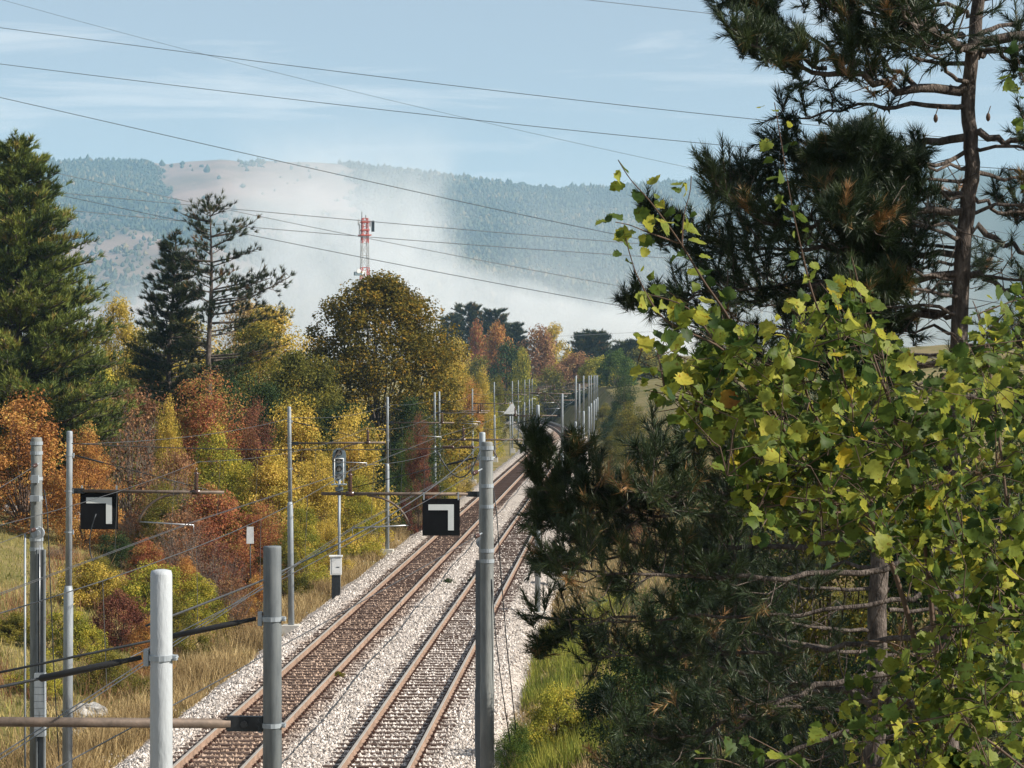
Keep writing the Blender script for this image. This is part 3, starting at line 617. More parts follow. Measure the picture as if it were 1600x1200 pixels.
# power lines across the sky
PL = [([(-250, 10), (0, 43), (400, 95), (800, 146), (1185, 186), (1750, 236)], 150, 120, .020, 'sky_wire', 'dark power line highest of the long pair across the upper sky'),
      ([(-250, 68), (0, 101), (400, 147), (800, 195), (1190, 232), (1750, 276)], 150, 120, .020, 'sky_wire', 'dark power line lower of the long pair across the upper sky'),
      ([(-250, 97), (0, 151), (400, 243), (625, 296), (800, 333), (960, 364), (1750, 500)], 140, 110, .020, 'sky_wire', 'dark power line passing over the mountain ridge by the ridge-top trees'),
      ([(-250, -75), (0, -2), (300, 82), (550, 141), (800, 200), (1110, 270), (1750, 400)], 190, 170, .014, 'sky_wire', 'faint thin power line slanting from the top left corner'),
      ([(-250, 270), (0, 290), (300, 322), (570, 346), (960, 377), (1750, 425)], 150, 120, .021, 'alu_wire', 'bright power line crossing the head of the radio mast'),
      ([(-250, 290), (0, 316), (300, 347), (570, 371), (960, 397), (1750, 440)], 150, 120, .021, 'alu_wire', 'bright power line crossing just below the radio mast platform'),
      ([(-250, 195), (75, 265), (300, 318), (580, 374), (950, 443), (1750, 570)], 145, 115, .018, 'alu_wire', 'power line slanting over the forested mountain and past the radio mast'),
      ([(-250, 230), (0, 283), (200, 328), (405, 370), (700, 430), (950, 473), (1750, 600)], 145, 115, .020, 'sky_wire', 'dark power line slanting in front of the red and white mast shaft'),
      ([(700, -25), (920, 0), (1100, 20), (1750, 80)], 140, 120, .018, 'alu_wire', 'short stretch of power line at the top edge near the pine'),
      ([(860, 526), (880, 525), (1000, 519), (1300, 506)], 300, 300, .02, 'alu_wire', 'faint short wire low above the distant shrubs by the poplar leaves')]
for pts, D0, D1, r, mt, lab in PL:
    P = []
    xs = [p[0] for p in pts]; yv = [p[1] for p in pts]
    for x in np.linspace(xs[0], xs[-1], 60):
        # smooth through the points with a low-order fit
        co = np.polyfit(xs, yv, min(3, len(xs) - 1)); y = np.polyval(co, x); Y = D0 + (D1 - D0) * (x - xs[0]) / (xs[-1] - xs[0]); P.append(at(x, y, Y))
    MB().tube(P, r, 5).build('power_line', M[mt], None, True, label=lab, category='wire', group='power lines across the sky')

# ------------------------------------------------------------------ signal, cabinets, posts, rocks
Y = 94.0; b = on_ground(530, Y)
root = empty('railway_signal', b, 0, label='tall grey railway signal with four unlit lamps before gold shrubs', category='signal')
zt = at(530, 700, Y).z - b.z; zb0 = at(530, 752, Y).z - b.z
MB().tube([(0, 0, 0), (0, 0, zb0 + .1)], .06, 10).build('post', M['galv'], root, True)
w, hgt = .56, zt - zb0
V = []; n = 24
for i in range(n):
    a = 2 * math.pi * i / n; x = math.cos(a) * w / 2; z = math.sin(a) * w / 2 + (hgt / 2 - w / 2) * (1 if math.sin(a) >= 0 else -1)
    V.append((x, z))
mb = MB(); mb.add([(x, -.02, zb0 + hgt / 2 + z) for x, z in V] + [(x, .02, zb0 + hgt / 2 + z) for x, z in V], [tuple(range(n)), tuple(range(2 * n - 1, n - 1, -1))] + [((i + 1) % n, i, i + n, (i + 1) % n + n) for i in range(n)])
mb.build('backplate', M['signal_grey'], root)
for k in range(4):
    z = zb0 + .2 + k * (hgt - .4) / 3
    lm = MB().tube([(.0, -.08, z), (0, -.02, z)], .125, 16).build('lamp', M['visor'], root, True)
    MB().tube([(0, -.10, z), (0, -.082, z)], .105, 16).build('lens', M['lens'], lm, True)
    vs = MB(); nn_ = 9
    P = [(math.cos(a) * .135, math.sin(a) * .135) for a in np.linspace(-.25, math.pi + .25, nn_)]
    vs.add([(x, -.03, z + q) for x, q in P] + [(x, -.26, z + q * 1.0) for x, q in P] + [(x * .93, -.03, z + q * .93) for x, q in P] + [(x * .93, -.26, z + q * .93) for x, q in P],
           [(i, i + 1, nn_ + i + 1, nn_ + i) for i in range(nn_ - 1)] + [(2 * nn_ + i, 3 * nn_ + i, 3 * nn_ + i + 1, 2 * nn_ + i + 1) for i in range(nn_ - 1)] + [(nn_ + i, nn_ + i + 1, 3 * nn_ + i + 1, 3 * nn_ + i) for i in range(nn_ - 1)])
    vs.build('visor', M['visor'], lm)
ld = MB(); ld.tube([(-.17, -.3, zb0 - .1), (-.17, -.3, zb0 + .95)], .018, 6); ld.tube([(.2, -.3, zb0 - .1), (.2, -.3, zb0 + .95)], .018, 6)
ld.tube([(-.17, -.3, zb0 + .95), (.2, -.3, zb0 + .95)], .018, 6); ld.tube([(-.17, -.3, zb0 - .1), (-.17, 0, zb0 - .1)], .018, 6); ld.tube([(.2, -.3, zb0 - .1), (.2, 0, zb0 - .1)], .018, 6)
ld.build('guard_rail', M['white_steel'], root, True)
MB().box((0, -.15, zb0 - .12), (.62, .5, .04)).build('platform', M['signal_grey'], root)
sb = MB(); sb.box((0, 0, zb0 - .32), (.3, .22, .16)); sb.build('junction_box', M['signal_grey'], root)
Y = 91.0; b = on_ground(525, Y); zt = at(525, 868, Y).z - b.z
root = empty('signal_cabinet', b, .06, label='small white cabinet on a dark pedestal below the four-lamp signal', category='cabinet')
MB().box((0, 0, zt - .40), (.46, .34, .72)).build('case', M['white_steel'], root)
MB().box((.02, -.175, zt - .40), (.36, .012, .62)).build('door', M['white_steel'], root)
MB().box((0, 0, zt - .02), (.54, .42, .05)).build('lid', M['white_steel'], root)
MB().box((.08, -.185, zt - .45), (.12, .01, .03)).build('handle', M['dark_steel'], root)
MB().box((0, 0, (zt - .76) / 2), (.34, .26, max(.1, zt - .76))).build('pedestal', M['dark_steel'], root)
Y = 89.5; b = on_ground(391, Y); zt = at(391, 823, Y).z - b.z
root = empty('kilometre_post', b, 0, label='small white plate on a thin post among the red shrubs', category='post')
MB().tube([(0, 0, -.1), (0, 0, zt - .3)], .025, 8).build('shaft', M['dark_steel'], root, True); MB().box((0, -.04, zt - .33), (.28, .05, .66), 0, .92).build('plate', M['white_steel'], root)
Y = 256.0; b = on_ground(797, Y); zt = at(797, 628, Y).z
root = empty('triangular_sign', (b.x, b.y, b.z), 0, label='small white triangular board on a post by the distant masts', category='sign')
MB().tube([(0, 0, -.1), (0, 0, zt - b.z)], .06, 8).build('post', M['galv'], root, True)
MB().add([(-.75, -.08, zt - b.z - 1.35), (.85, -.08, zt - b.z - 1.35), (.3, -.08, zt - b.z), (-.75, -.04, zt - b.z - 1.35), (.85, -.04, zt - b.z - 1.35), (.3, -.04, zt - b.z)], [(0, 1, 2), (5, 4, 3), (0, 3, 4, 1), (1, 4, 5, 2), (2, 5, 3, 0)]).build('board', M['white_steel'], root)
b = on_ground(869, 95)
root = empty('trackside_box', b, .05, label='low pale concrete box beside the rails behind pine sprigs', category='box')
MB().box((0, 0, .4), (.75, .6, .8)).build('case', M['concrete'], root); MB().box((0, 0, .83), (.85, .7, .07)).build('lid', M['white_steel'], root)
b = on_ground(130, 50.0)
root = empty('concrete_block', (b.x, b.y, b.z), .2, label='flat pale concrete foundation block at the foot of the slim sign mast', category='block')
MB().box((0, 0, .12), (.9, .7, .5), 0, .95).build('body', M['concrete'], root); MB().tube([(-.3, 0, .3), (-.3, 0, .62)], .03, 8).build('bolt', M['dark_steel'], root)
def make_rock(name, loc, size, seed, label):
    r = np.random.default_rng(seed); nu, nv = 14, 9; V = []
    for j in range(nv):
        ph = math.pi * (j + .5) / nv
        for i in range(nu):
            th = 2 * math.pi * i / nu; d = np.array([math.sin(ph) * math.cos(th), math.sin(ph) * math.sin(th), math.cos(ph)])
            k = 1 + .42 * float(vnoise(d[0] * 2.5 + seed, d[1] * 2.5 + d[2] * 2, seed)) + r.normal(0, .09)
            V.append(d * k * np.array(size))
    Fc = [(j * nu + i, (j + 1) * nu + i, (j + 1) * nu + (i + 1) % nu, j * nu + (i + 1) % nu) for j in range(nv - 1) for i in range(nu)] + [tuple(range(nu)), tuple(range(nv * nu - 1, (nv - 1) * nu - 1, -1))]
    o = link(name, mesh_from(name, V, [i for f in Fc for i in f], [len(f) for f in Fc]), M['rock'], None, label=label, category='rock', group='pale rocks in the grass'); o.location = loc; o.rotation_euler = (0, 0, seed)
for k, (px, py, Y, s, lab) in enumerate([(122, 838, 106, (.55, .5, .42), 'jagged white and dark rock right of the slim sign mast'), (15, 850, 104, (.45, .4, .25), 'low pale rock at the left edge in the grass'),
                                         (33, 852, 101, (.3, .3, .22), 'small pale rock beside the thick mast in the grass'), (88, 838, 108, (.5, .4, .3), 'pale rock showing between the two left masts'),
                                         (135, 1078, 60, (.55, .45, .3), 'pale rock among grass below the wires, right of the slim mast'), (118, 1095, 58, (.35, .3, .25), 'smaller pale rock touching the slim mast outline'),
                                         (622, 893, 92, (.3, .2, .12), 'small dark stone at the ballast edge near the signal cabinet')]):
    p = on_ground(px, Y); make_rock('rock', p + Vector((0, 0, s[2] * .45)), s, k + 2, lab)

# lattice radio mast, red and white, far behind the round tree
Y = 560.0; sR = Y / F
base = at(570, 585, Y); zbot = float(gz(base.x, Y)); root = empty('radio_mast', (base.x, Y, zbot), .35, label='red and white lattice radio mast behind the round tree', category='radio mast')
zof = lambda py: at(570, py, Y).z - zbot
def halfw(z): return .62 + max(0, (zof(340) - z)) * .020
legs = [MB(), MB()]; sect = [(0, zof(437), 1), (zof(437), zof(418), 0), (zof(418), zof(380), 1), (zof(380), zof(341), 0)]
levels = []
for z0, z1, mi in sect:
    ns = max(1, int((z1 - z0) / 2.0)); col = 'mast_white' if mi else 'red_steel'
    for sx, sy in ((-1, -1), (1, -1), (1, 1), (-1, 1)):
        MB().tube([(sx * halfw(z0), sy * halfw(z0), z0), (sx * halfw(z1), sy * halfw(z1), z1)], .14, 5).build('leg', M[col], root)
    br = MB()
    for k in range(ns):
        za, zb_ = z0 + (z1 - z0) * k / ns, z0 + (z1 - z0) * (k + 1) / ns; ha, hb = halfw(za), halfw(zb_)
        C = [(-1, -1), (1, -1), (1, 1), (-1, 1)]
        for q in range(4):
            c0, c1 = C[q], C[(q + 1) % 4]
            br.tube([(c0[0] * ha, c0[1] * ha, za), (c1[0] * hb, c1[1] * hb, zb_)], .055, 4); br.tube([(c1[0] * ha, c1[1] * ha, za), (c0[0] * hb, c0[1] * hb, zb_)], .055, 4)
            br.tube([(c0[0] * hb, c0[1] * hb, zb_), (c1[0] * hb, c1[1] * hb, zb_)], .055, 4)
    br.build('lattice_section', M[col], root)
for py, w in ((367.5, 2.7), (359.5, 2.0), (347, 2.0)):
    MB().box((0, 0, zof(py)), (w, w, .28)).build('platform', M['red_steel' if w < 3 else 'dark_steel'], root)
for dx, y0, y1, r_, mt in ((2.0, 345, 362, .36, 'dark_steel'), (-1.55, 342, 352, .18, 'white_steel'), (1.3, 343, 354, .18, 'white_steel'), (-1.3, 350, 366, .16, 'white_steel')):
    p = (dx * math.cos(-.35), dx * math.sin(-.35)); MB().box((p[0], p[1], (zof(y0) + zof(y1)) / 2), (r_ * 2, r_ * 2, zof(y0) - zof(y1)), -.35).build('antenna_panel', M[mt], root)
for dx, y1 in ((-.75, 331), (.25, 336)): MB().tube([(dx, 0, zof(342)), (dx, 0, zof(y1))], .09, 5).build('antenna_rod', M['dark_steel'], root)
MB().box((-1.9, -.6, zof(428)), (1.8, 1.2, .9)).build('equipment_box', M['signal_grey'], root)
for dx, py in ((-1.9, 424), (-.6, 427)): MB().tube([(dx, -1.3, zof(py)), (dx, -.9, zof(py))], .55, 14).build('dish', M['white_steel'], root)

# ------------------------------------------------------------------ vegetation generators
def unit(v): return v / np.maximum(np.linalg.norm(v, axis=-1, keepdims=True), 1e-9)
def rdir(r, n): return unit(r.normal(size=(n, 3)))
def cards(P, Nr, size, r, aspect=.62):
    n = len(P); a = unit(np.cross(Nr, rdir(r, n))); b = np.cross(Nr, a)
    a = a * size[:, None]; b = b * (size * aspect)[:, None]
    k = Nr * (size * .18)[:, None]
    V = np.stack([P - a * .5, P + b * .5 + k, P + a * .5, P - b * .5 + k], 1)
    return V.reshape(-1, 3)
def foliage(name, r, rx, h, nclump, nleaf, leaf, low=.05, p=1.9, inner=.2, wob=.16, cs=.95, tonew=.55):
    """dome of leaf clumps: uneven outline, gaps between the clumps"""
    t = r.random(nclump); th = r.uniform(0, 6.283, nclump)
    ph = r.random(4) * 6.28
    w = 1 + wob * (.6 * np.sin(2 * th + ph[0] + 2 * t) + .6 * np.sin(3 * th + ph[1] - 3 * t) + .5 * np.sin(5 * th + ph[2] + 6 * t)) + r.normal(0, wob * .4, nclump)
    R = rx * np.maximum(.03, 1 - t ** p) ** .56 * w * np.sqrt(r.uniform(inner, 1, nclump)) * np.minimum(1, .72 + t * 1.8)
    cr = cs * (rx * rx * h / nclump) ** (1 / 3) * r.uniform(.6, 1.35, nclump)
    C = np.stack([np.cos(th) * R, np.sin(th) * R, h * low + (h * (1 - low) - .5 * np.mean(cr)) * t * (1 + wob * .5 * np.sin(3 * th + ph[3]))], 1)
    tone = r.random(nclump)
    idx = r.integers(0, nclump, nleaf)
    o = rdir(r, nleaf); P = C[idx] + o * (cr[idx] * r.random(nleaf) ** .42)[:, None] * np.array([1, 1, .8])
    P[:, 2] = np.maximum(P[:, 2], .03)
    Nr = unit(o * .7 + rdir(r, nleaf) * .85 + np.array([.1, 0, .4]))
    V = cards(P, Nr, leaf * r.uniform(.6, 1.35, nleaf), r)
    rnd = np.clip(tonew * tone[idx] + (1.05 - tonew) * r.random(nleaf) - .02, 0, 1)
    n = nleaf
    me = mesh_from(name, V, np.arange(n * 4), np.full(n, 4), False, np.repeat(rnd, 4))
    return me, C
def stems(name, r, C, h, n, trunk=None, r0=.035, bend=.25):
    mb = MB()
    if not trunk:
        for k in range(n):      # bare shoots poking out of the leaves
            c = Vector(C[r.integers(0, len(C))]) * r.uniform(1.0, 1.18); c.z = min(c.z * 1.06 + .15, h * 1.08); mb.tube([c * .55, c * .8 + Vector((r.normal(0, .08), r.normal(0, .08), .08)), c], [r0 * .5, r0 * .35, r0 * .12], 4, False)
    if trunk:
        ht, rt = trunk; mb.tube([(0, 0, -.2), (.03 * ht, .02, ht * .5), (0, 0, ht)], [rt * 1.25, rt * .9, rt * .65], 8); start = Vector((0, 0, ht))
    for k in r.choice(len(C), min(n, len(C)), replace=False):
        c = Vector(C[k]); s = Vector((c.x * .08, c.y * .08, 0)) if not trunk else Vector((0, 0, trunk[0] * r.uniform(.45, 1)))
        m_ = s.lerp(c, .55) + Vector((r.normal(0, bend * .3), r.normal(0, bend * .3), abs(r.normal(0, bend)))) 
        rr = r0 if not trunk else trunk[1] * .4
        mb.tube([s, s.lerp(m_, .5) + Vector((r.normal(0, .05), r.normal(0, .05), .05)), m_, c], [rr, rr * .75, rr * .5, rr * .16], 5, False)
    return mb.me(name, True)
def twigs_mesh(name, r, rx, h, n, rad=.012):
    """fan of bare twigs for leafless shrubs"""
    mb = MB()
    for k in range(n):
        a = r.uniform(0, 6.28); q = r.random() ** .6; e = Vector((math.cos(a) * rx * q, math.sin(a) * rx * q, h * (1.02 - .35 * q * q) * r.uniform(.75, 1.05)))
        s = Vector((e.x * .18, e.y * .18, 0)); m_ = s.lerp(e, .5) + Vector((r.normal(0, .12), r.normal(0, .12), .25))
        mb.tube([s, m_, e], [rad * 1.7, rad, rad * .3], 4, False)
        for _ in range(4):
            t = r.uniform(.35, .9); p = (s.lerp(m_, t * 2) if t < .5 else m_.lerp(e, t * 2 - 1)); e2 = p + Vector((r.normal(0, .3), r.normal(0, .3), abs(r.normal(.35, .2))))
            mb.tube([p, e2], [rad * .6, rad * .2], 3, False)
    return mb.me(name, True)

rv = np.random.default_rng(77)
PROTO = {}
def add_proto(key, rx, h, me, st, extra=None): me.materials.append(M['bark']); st.materials.append(M['twig']); PROTO[key] = (rx, h, me, st, extra)
for asp in (.95, 1.4, 1.95, 2.7):
    for k in range(2):
        me, C = foliage('foliage', rv, 2.2, 2.2 * asp, int(60 + 18 * asp), int(10500 + 3200 * asp), .105, wob=.36)
        add_proto(('shrub', asp, k), 2.2, 2.2 * asp, me, stems('stems', rv, C, 2.2 * asp, 26))
for asp in (1.2, 1.9):
    for k in range(1):
        me, C = foliage('foliage', rv, 2.2, 2.2 * asp, 60, int(3600 + 900 * asp), .11, wob=.22, inner=.05)
        add_proto(('twiggy', asp, k), 2.2, 2.2 * asp, me, twigs_mesh('stems', rv, 2.1, 2.2 * asp, 85))
for asp in (1.5, 2.2, 3.0):
    for k in range(2):
        me, C = foliage('crown', rv, 3.4, 3.4 * asp, int(60 + 20 * asp), int(9000 + 2500 * asp), .19, low=.1, wob=.2, p=2.2)
        add_proto(('tree', asp, k), 3.4, 3.4 * asp, me, stems('trunk', rv, C, 3.4 * asp, 30, trunk=(1.6 * asp, .15)))
for asp in (.8, 1.3, 2.0):
    me, C = foliage('foliage', rv, 5.0, 5.0 * asp, 70, 7500, .36, wob=.22)
    add_proto(('farshrub', asp, 0), 5.0, 5.0 * asp, me, stems('stems', rv, C, 5.0 * asp, 24, r0=.08))

def plant(key, mat, loc, sx, sz, label, cat, name, group=None, rz=None, stem_mat=None, sy=None):
    kind = key.rstrip('0123456789'); vi = int(key[len(kind):] or 0); want = sz / sx
    best = min(PROTO, key=lambda q: (q[0] != kind, abs(math.log(q[1] / want)), (q[2] + vi) % 2)); rx, h, me, st, _ = PROTO[best]
    root = empty(name, loc, rv.uniform(0, 6.28) if rz is None else rz, label=label, category=cat)
    if group: root['group'] = group
    root.scale = (sx / rx, (sy or sx) / rx, sz / h)
    tree = key.startswith('tree')
    f = link('crown' if tree else 'foliage', me, None, root, kind='stuff')
    f.material_slots[0].link = 'OBJECT'; f.material_slots[0].material = L[mat]
    s = link('trunk' if tree else 'stems', st, None, root)
    if stem_mat: s.material_slots[0].link = 'OBJECT'; s.material_slots[0].material = M[stem_mat]
    return root
def veg(px, Y, hw, top, mat, key, label, cat='shrub', name='shrub', group='autumn shrubs on the bank', stem_mat=None, sink=.1, deep=1.0):
    g = on_ground(px, Y); zt = at(px, top, Y).z
    hgt = max(.7, zt - g.z + sink); g.z -= sink; sx = hw * Y / F
    return plant(key, mat, g, sx, hgt, label, cat, name, group, None, stem_mat, sx * deep)

SHR = [
 (40, 100, 82, 640, 'orange', 'shrub0', 'large bright orange bush behind the thick mast at the left edge'),
 (135, 97, 42, 682, 'orange', 'shrub1', 'rust orange bush just above the black sign at far left'),
 (100, 108, 55, 640, 'wine', 'shrub2', 'dark wine red bush under the big left pine'),
 (205, 108, 68, 612, 'brown', 'twiggy0', 'nearly bare brown twiggy bush above the left black sign'),
 (160, 118, 50, 640, 'olive', 'shrub3', 'olive bush tucked behind the bare brown twiggy bush'),
 (325, 112, 62, 612, 'red', 'shrub4', 'russet red domed bush below the tall lone pine trunk'),
 (262, 103, 27, 645, 'gold', 'shrub1', 'small bright yellow bush between brown and russet bushes'),
 (338, 102, 48, 688, 'yellowgreen', 'shrub3', 'yellow green bush in front of the russet domed bush'),
 (270, 99, 45, 705, 'brown', 'twiggy1', 'brown twiggy bush below the small bright yellow bush'),
 (398, 108, 34, 655, 'wine', 'shrub0', 'wine red bush left of the gold thicket'),
 (462, 120, 72, 650, 'gold', 'shrub2', 'golden bush at the top of the gold thicket left of the signal'),
 (552, 116, 68, 664, 'gold', 'shrub4', 'golden bush directly behind the four-lamp signal'),
 (425, 102, 62, 722, 'gold', 'shrub3', 'golden bush bulging at the front of the gold thicket'),
 (500, 106, 50, 735, 'gold', 'shrub0', 'deep golden bush left of the signal post'),
 (558, 113, 42, 752, 'yellowgreen', 'shrub1', 'yellow bush between signal post and the next mast'),
 (640, 132, 30, 696, 'green', 'shrub2', 'green bush right of the mast beside the signal'),
 (655, 128, 26, 672, 'wine', 'shrub4', 'small purple red bush beside the close pair of masts'),
 (335, 96, 66, 772, 'red', 'shrub1', 'scarlet and brown bush beside the small white post plate'),
 (408, 96, 40, 800, 'red', 'shrub2', 'red tinged bush right of the small white post plate'),
 (280, 90, 52, 800, 'brown', 'twiggy0', 'purplish brown twiggy bush below the left black sign arm'),
 (330, 85, 52, 845, 'wine', 'twiggy1', 'low maroon twiggy bush above the white mast top'),
 (440, 92, 40, 850, 'olive', 'shrub3', 'low olive bush left of the grey mast at the grass verge'),
 (184, 92, 30, 838, 'darkgreen', 'shrub0', 'small dark green bush right below the left black sign'),
 (142, 80, 55, 882, 'gold', 'shrub4', 'low golden bush right of the slim sign mast'),
 (238, 79, 50, 888, 'yellowgreen', 'shrub2', 'low yellow green bush left of the white mast top'),
 (186, 73, 48, 930, 'wine', 'shrub3', 'low dark red bush between the slim sign mast and the white mast'),
 (230, 68, 30, 975, 'orange', 'shrub1', 'small orange red bush touching the white mast outline'),
 (115, 69, 40, 960, 'yellowgreen', 'shrub0', 'low yellow green bush behind the slim sign mast'),
 (20, 70, 48, 962, 'olive', 'shrub1', 'dark olive bush at the left edge behind the thick mast'),
 (310, 79, 40, 905, 'yellowgreen', 'shrub3', 'low yellow green bush between white and grey mast tops'),
 (375, 92, 36, 850, 'red', 'shrub1', 'small red bush left of the grey mast at the grass verge'), (255, 96, 40, 770, 'olive', 'shrub0', 'olive green bush right of the left black sign'),
 (300, 104, 40, 740, 'orange', 'shrub1', 'orange tinted bush above the scarlet and brown bush'), (372, 104, 34, 735, 'yellowgreen', 'shrub0', 'pale yellow bush beside the front of the gold thicket'),
 (470, 98, 36, 800, 'yellowgreen', 'shrub1', 'yellow green bush right of the grey mast and left of the signal post'), (515, 102, 30, 822, 'gold', 'shrub0', 'low gold bush beside the signal post foot'),
 (230, 86, 36, 850, 'red', 'shrub1', 'low reddish bush between the small dark bush and the white mast top'), (275, 73, 36, 945, 'olive', 'shrub0', 'low olive bush right behind the white mast'),
 (60, 62, 40, 1040, 'yellowgreen', 'shrub1', 'low yellow green tuft bush behind the thick mast near the bottom'), (170, 64, 42, 1020, 'olive', 'shrub1', 'low olive bush beside the pale rock below the wires'),
 (360, 80, 34, 905, 'brown', 'twiggy0', 'low bare brown bush between the white and grey mast tops'), (405, 84, 26, 905, 'orange', 'shrub0', 'small rusty bush just left of the dark grey mast top'),
 (150, 88, 30, 872, 'olive', 'shrub1', 'small olive bush behind the low golden bush'), (205, 100, 34, 800, 'brown', 'twiggy1', 'bare brown bush just right of the left black sign'),
 (95, 92, 26, 862, 'brown', 'twiggy0', 'small bare brown bush between the two left masts'), (290, 82, 32, 880, 'orange', 'shrub1', 'small orange bush just above the white mast top'),
 (700, 158, 34, 640, 'yellowgreen', 'shrub1', 'yellow green bush right of the close pair of masts'),
 (722, 170, 36, 668, 'gold', 'shrub4', 'gold bush left of the mast before the thick tension mast'),
 (655, 146, 48, 652, 'olive', 'shrub3', 'olive bush behind the close pair of masts'),
 (752, 215, 30, 610, 'orange', 'shrub0', 'orange bush at the foot of the round tree, before the curve'),
 (745, 205, 30, 660, 'yellowgreen', 'shrub2', 'yellow bush below the orange bush before the curve'),
 (783, 245, 24, 625, 'yellowgreen', 'shrub3', 'yellow green bush behind the masts before the curve'),
 (768, 238, 30, 590, 'gold', 'shrub1', 'golden orange bush above the masts before the curve'),
 (793, 290, 22, 600, 'olive', 'shrub4', 'olive bush at the start of the curve'),
]
for px, Y, hw, top, mat, key, lab in SHR:
    veg(px - (16 if Y >= 158 else 0), Y, hw * ((1.0 if 480 < px < 670 else 1.28) if Y < 150 else .9), top, mat, key, lab, stem_mat='pale_twig' if key.startswith('twig') else None)
TRE = [
 (395, 150, 62, 515, 'olive', 'tree0', 'olive tree behind the tall lone pine'), (465, 142, 62, 545, 'olive', 'tree1', 'olive tree with thin trunks left of the round tree'),
 (345, 138, 55, 560, 'darkgreen', 'tree2', 'dark green tree between the two slender pines'), (228, 142, 55, 525, 'olive', 'tree0', 'olive tree behind the shorter slender pine'),
 (432, 188, 62, 474, 'gold', 'tree1', 'tall pale golden tree left of the round tree'), (185, 172, 42, 480, 'gold', 'tree2', 'golden tree peeking out beside the big left pine'),
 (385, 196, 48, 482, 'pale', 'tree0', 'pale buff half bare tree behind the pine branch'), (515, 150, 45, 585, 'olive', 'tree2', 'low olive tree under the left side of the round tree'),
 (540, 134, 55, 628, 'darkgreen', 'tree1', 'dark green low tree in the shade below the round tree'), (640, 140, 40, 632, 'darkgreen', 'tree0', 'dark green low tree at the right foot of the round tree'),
 (690, 186, 34, 560, 'gold', 'tree2', 'golden brown tree leaning out at the right of the round tree'), (714, 225, 28, 572, 'gold', 'tree0', 'small golden tree right below the round tree'),
 (140, 150, 60, 560, 'yellowgreen', 'tree1', 'yellow green tree low between the left pines'), (40, 150, 90, 520, 'olive', 'tree2', 'olive tree hidden behind the big left pine'),
 (290, 165, 50, 505, 'gold', 'tree0', 'yellowing tree seen through the slender pines'), (300, 128, 45, 600, 'olive', 'tree1', 'low olive tree above the russet domed bush'),
 (415, 130, 50, 610, 'darkgreen', 'tree2', 'dark low tree above the wine red bush'),
]
for px, Y, hw, top, mat, key, lab in TRE: veg(px, Y, hw * 1.25, top, mat, key, lab, 'tree', 'broadleaf_tree', 'broadleaf trees behind the shrubs')
FAR = [
 (743, 470, 30, 517, 'red', 'farshrub0', 'distant red topped bush below the distant dark pines'), (775, 462, 38, 519, 'orange', 'farshrub1', 'distant orange bush below the distant dark pines'),
 (792, 430, 46, 546, 'darkgreen', 'farshrub0', 'distant dark green bush above the far masts'), (846, 458, 54, 524, 'brown', 'farshrub1', 'distant broad brown bush above the dark cutting'),
 (868, 490, 36, 514, 'gold', 'farshrub0', 'distant gold topped bush on the skyline'), (817, 405, 24, 556, 'yellowgreen', 'farshrub1', 'distant bright yellow green bush above the far masts'),
 (900, 440, 40, 552, 'brown', 'farshrub0', 'distant brown bush right of the broad brown bush'), (938, 400, 42, 558, 'yellowgreen', 'farshrub1', 'distant yellow green bush above the dense mast row'),
 (968, 385, 40, 548, 'green', 'farshrub0', 'distant green bush by the poplar leaves'), (752, 415, 44, 566, 'olive', 'farshrub1', 'distant olive bush left of the far masts'),
 (860, 425, 40, 582, 'olive', 'farshrub0', 'distant low olive bush on the rim of the dark cutting'), (712, 440, 40, 540, 'gold', 'farshrub1', 'distant gold bush touching the round tree'),
 (700, 300, 50, 575, 'olive', 'farshrub0', 'olive bush behind the golden tree right of the round tree'), (838, 450, 40, 604, 'darkgreen', 'farshrub0', 'dark bush on the far cutting face left of the lone mast'), (878, 436, 40, 606, 'darkgreen', 'farshrub0', 'dark bush on the far cutting face right of the lone mast'),  # both cutting-face bushes are added; their dark green stands in for shade
 (905, 405, 24, 612, 'darkgreen', 'farshrub1', 'dark bush on the far cutting face by the mast row'), (1010, 420, 60, 545, 'olive', 'farshrub1', 'distant olive bush behind the poplar branch'),  # the cutting-face bush is also added, to darken the shaded bank
]
for px, Y, hw, top, mat, key, lab in FAR: veg(px, Y, hw, top, mat, key, lab, 'bush', 'distant_bush', 'distant bushes around the curve')
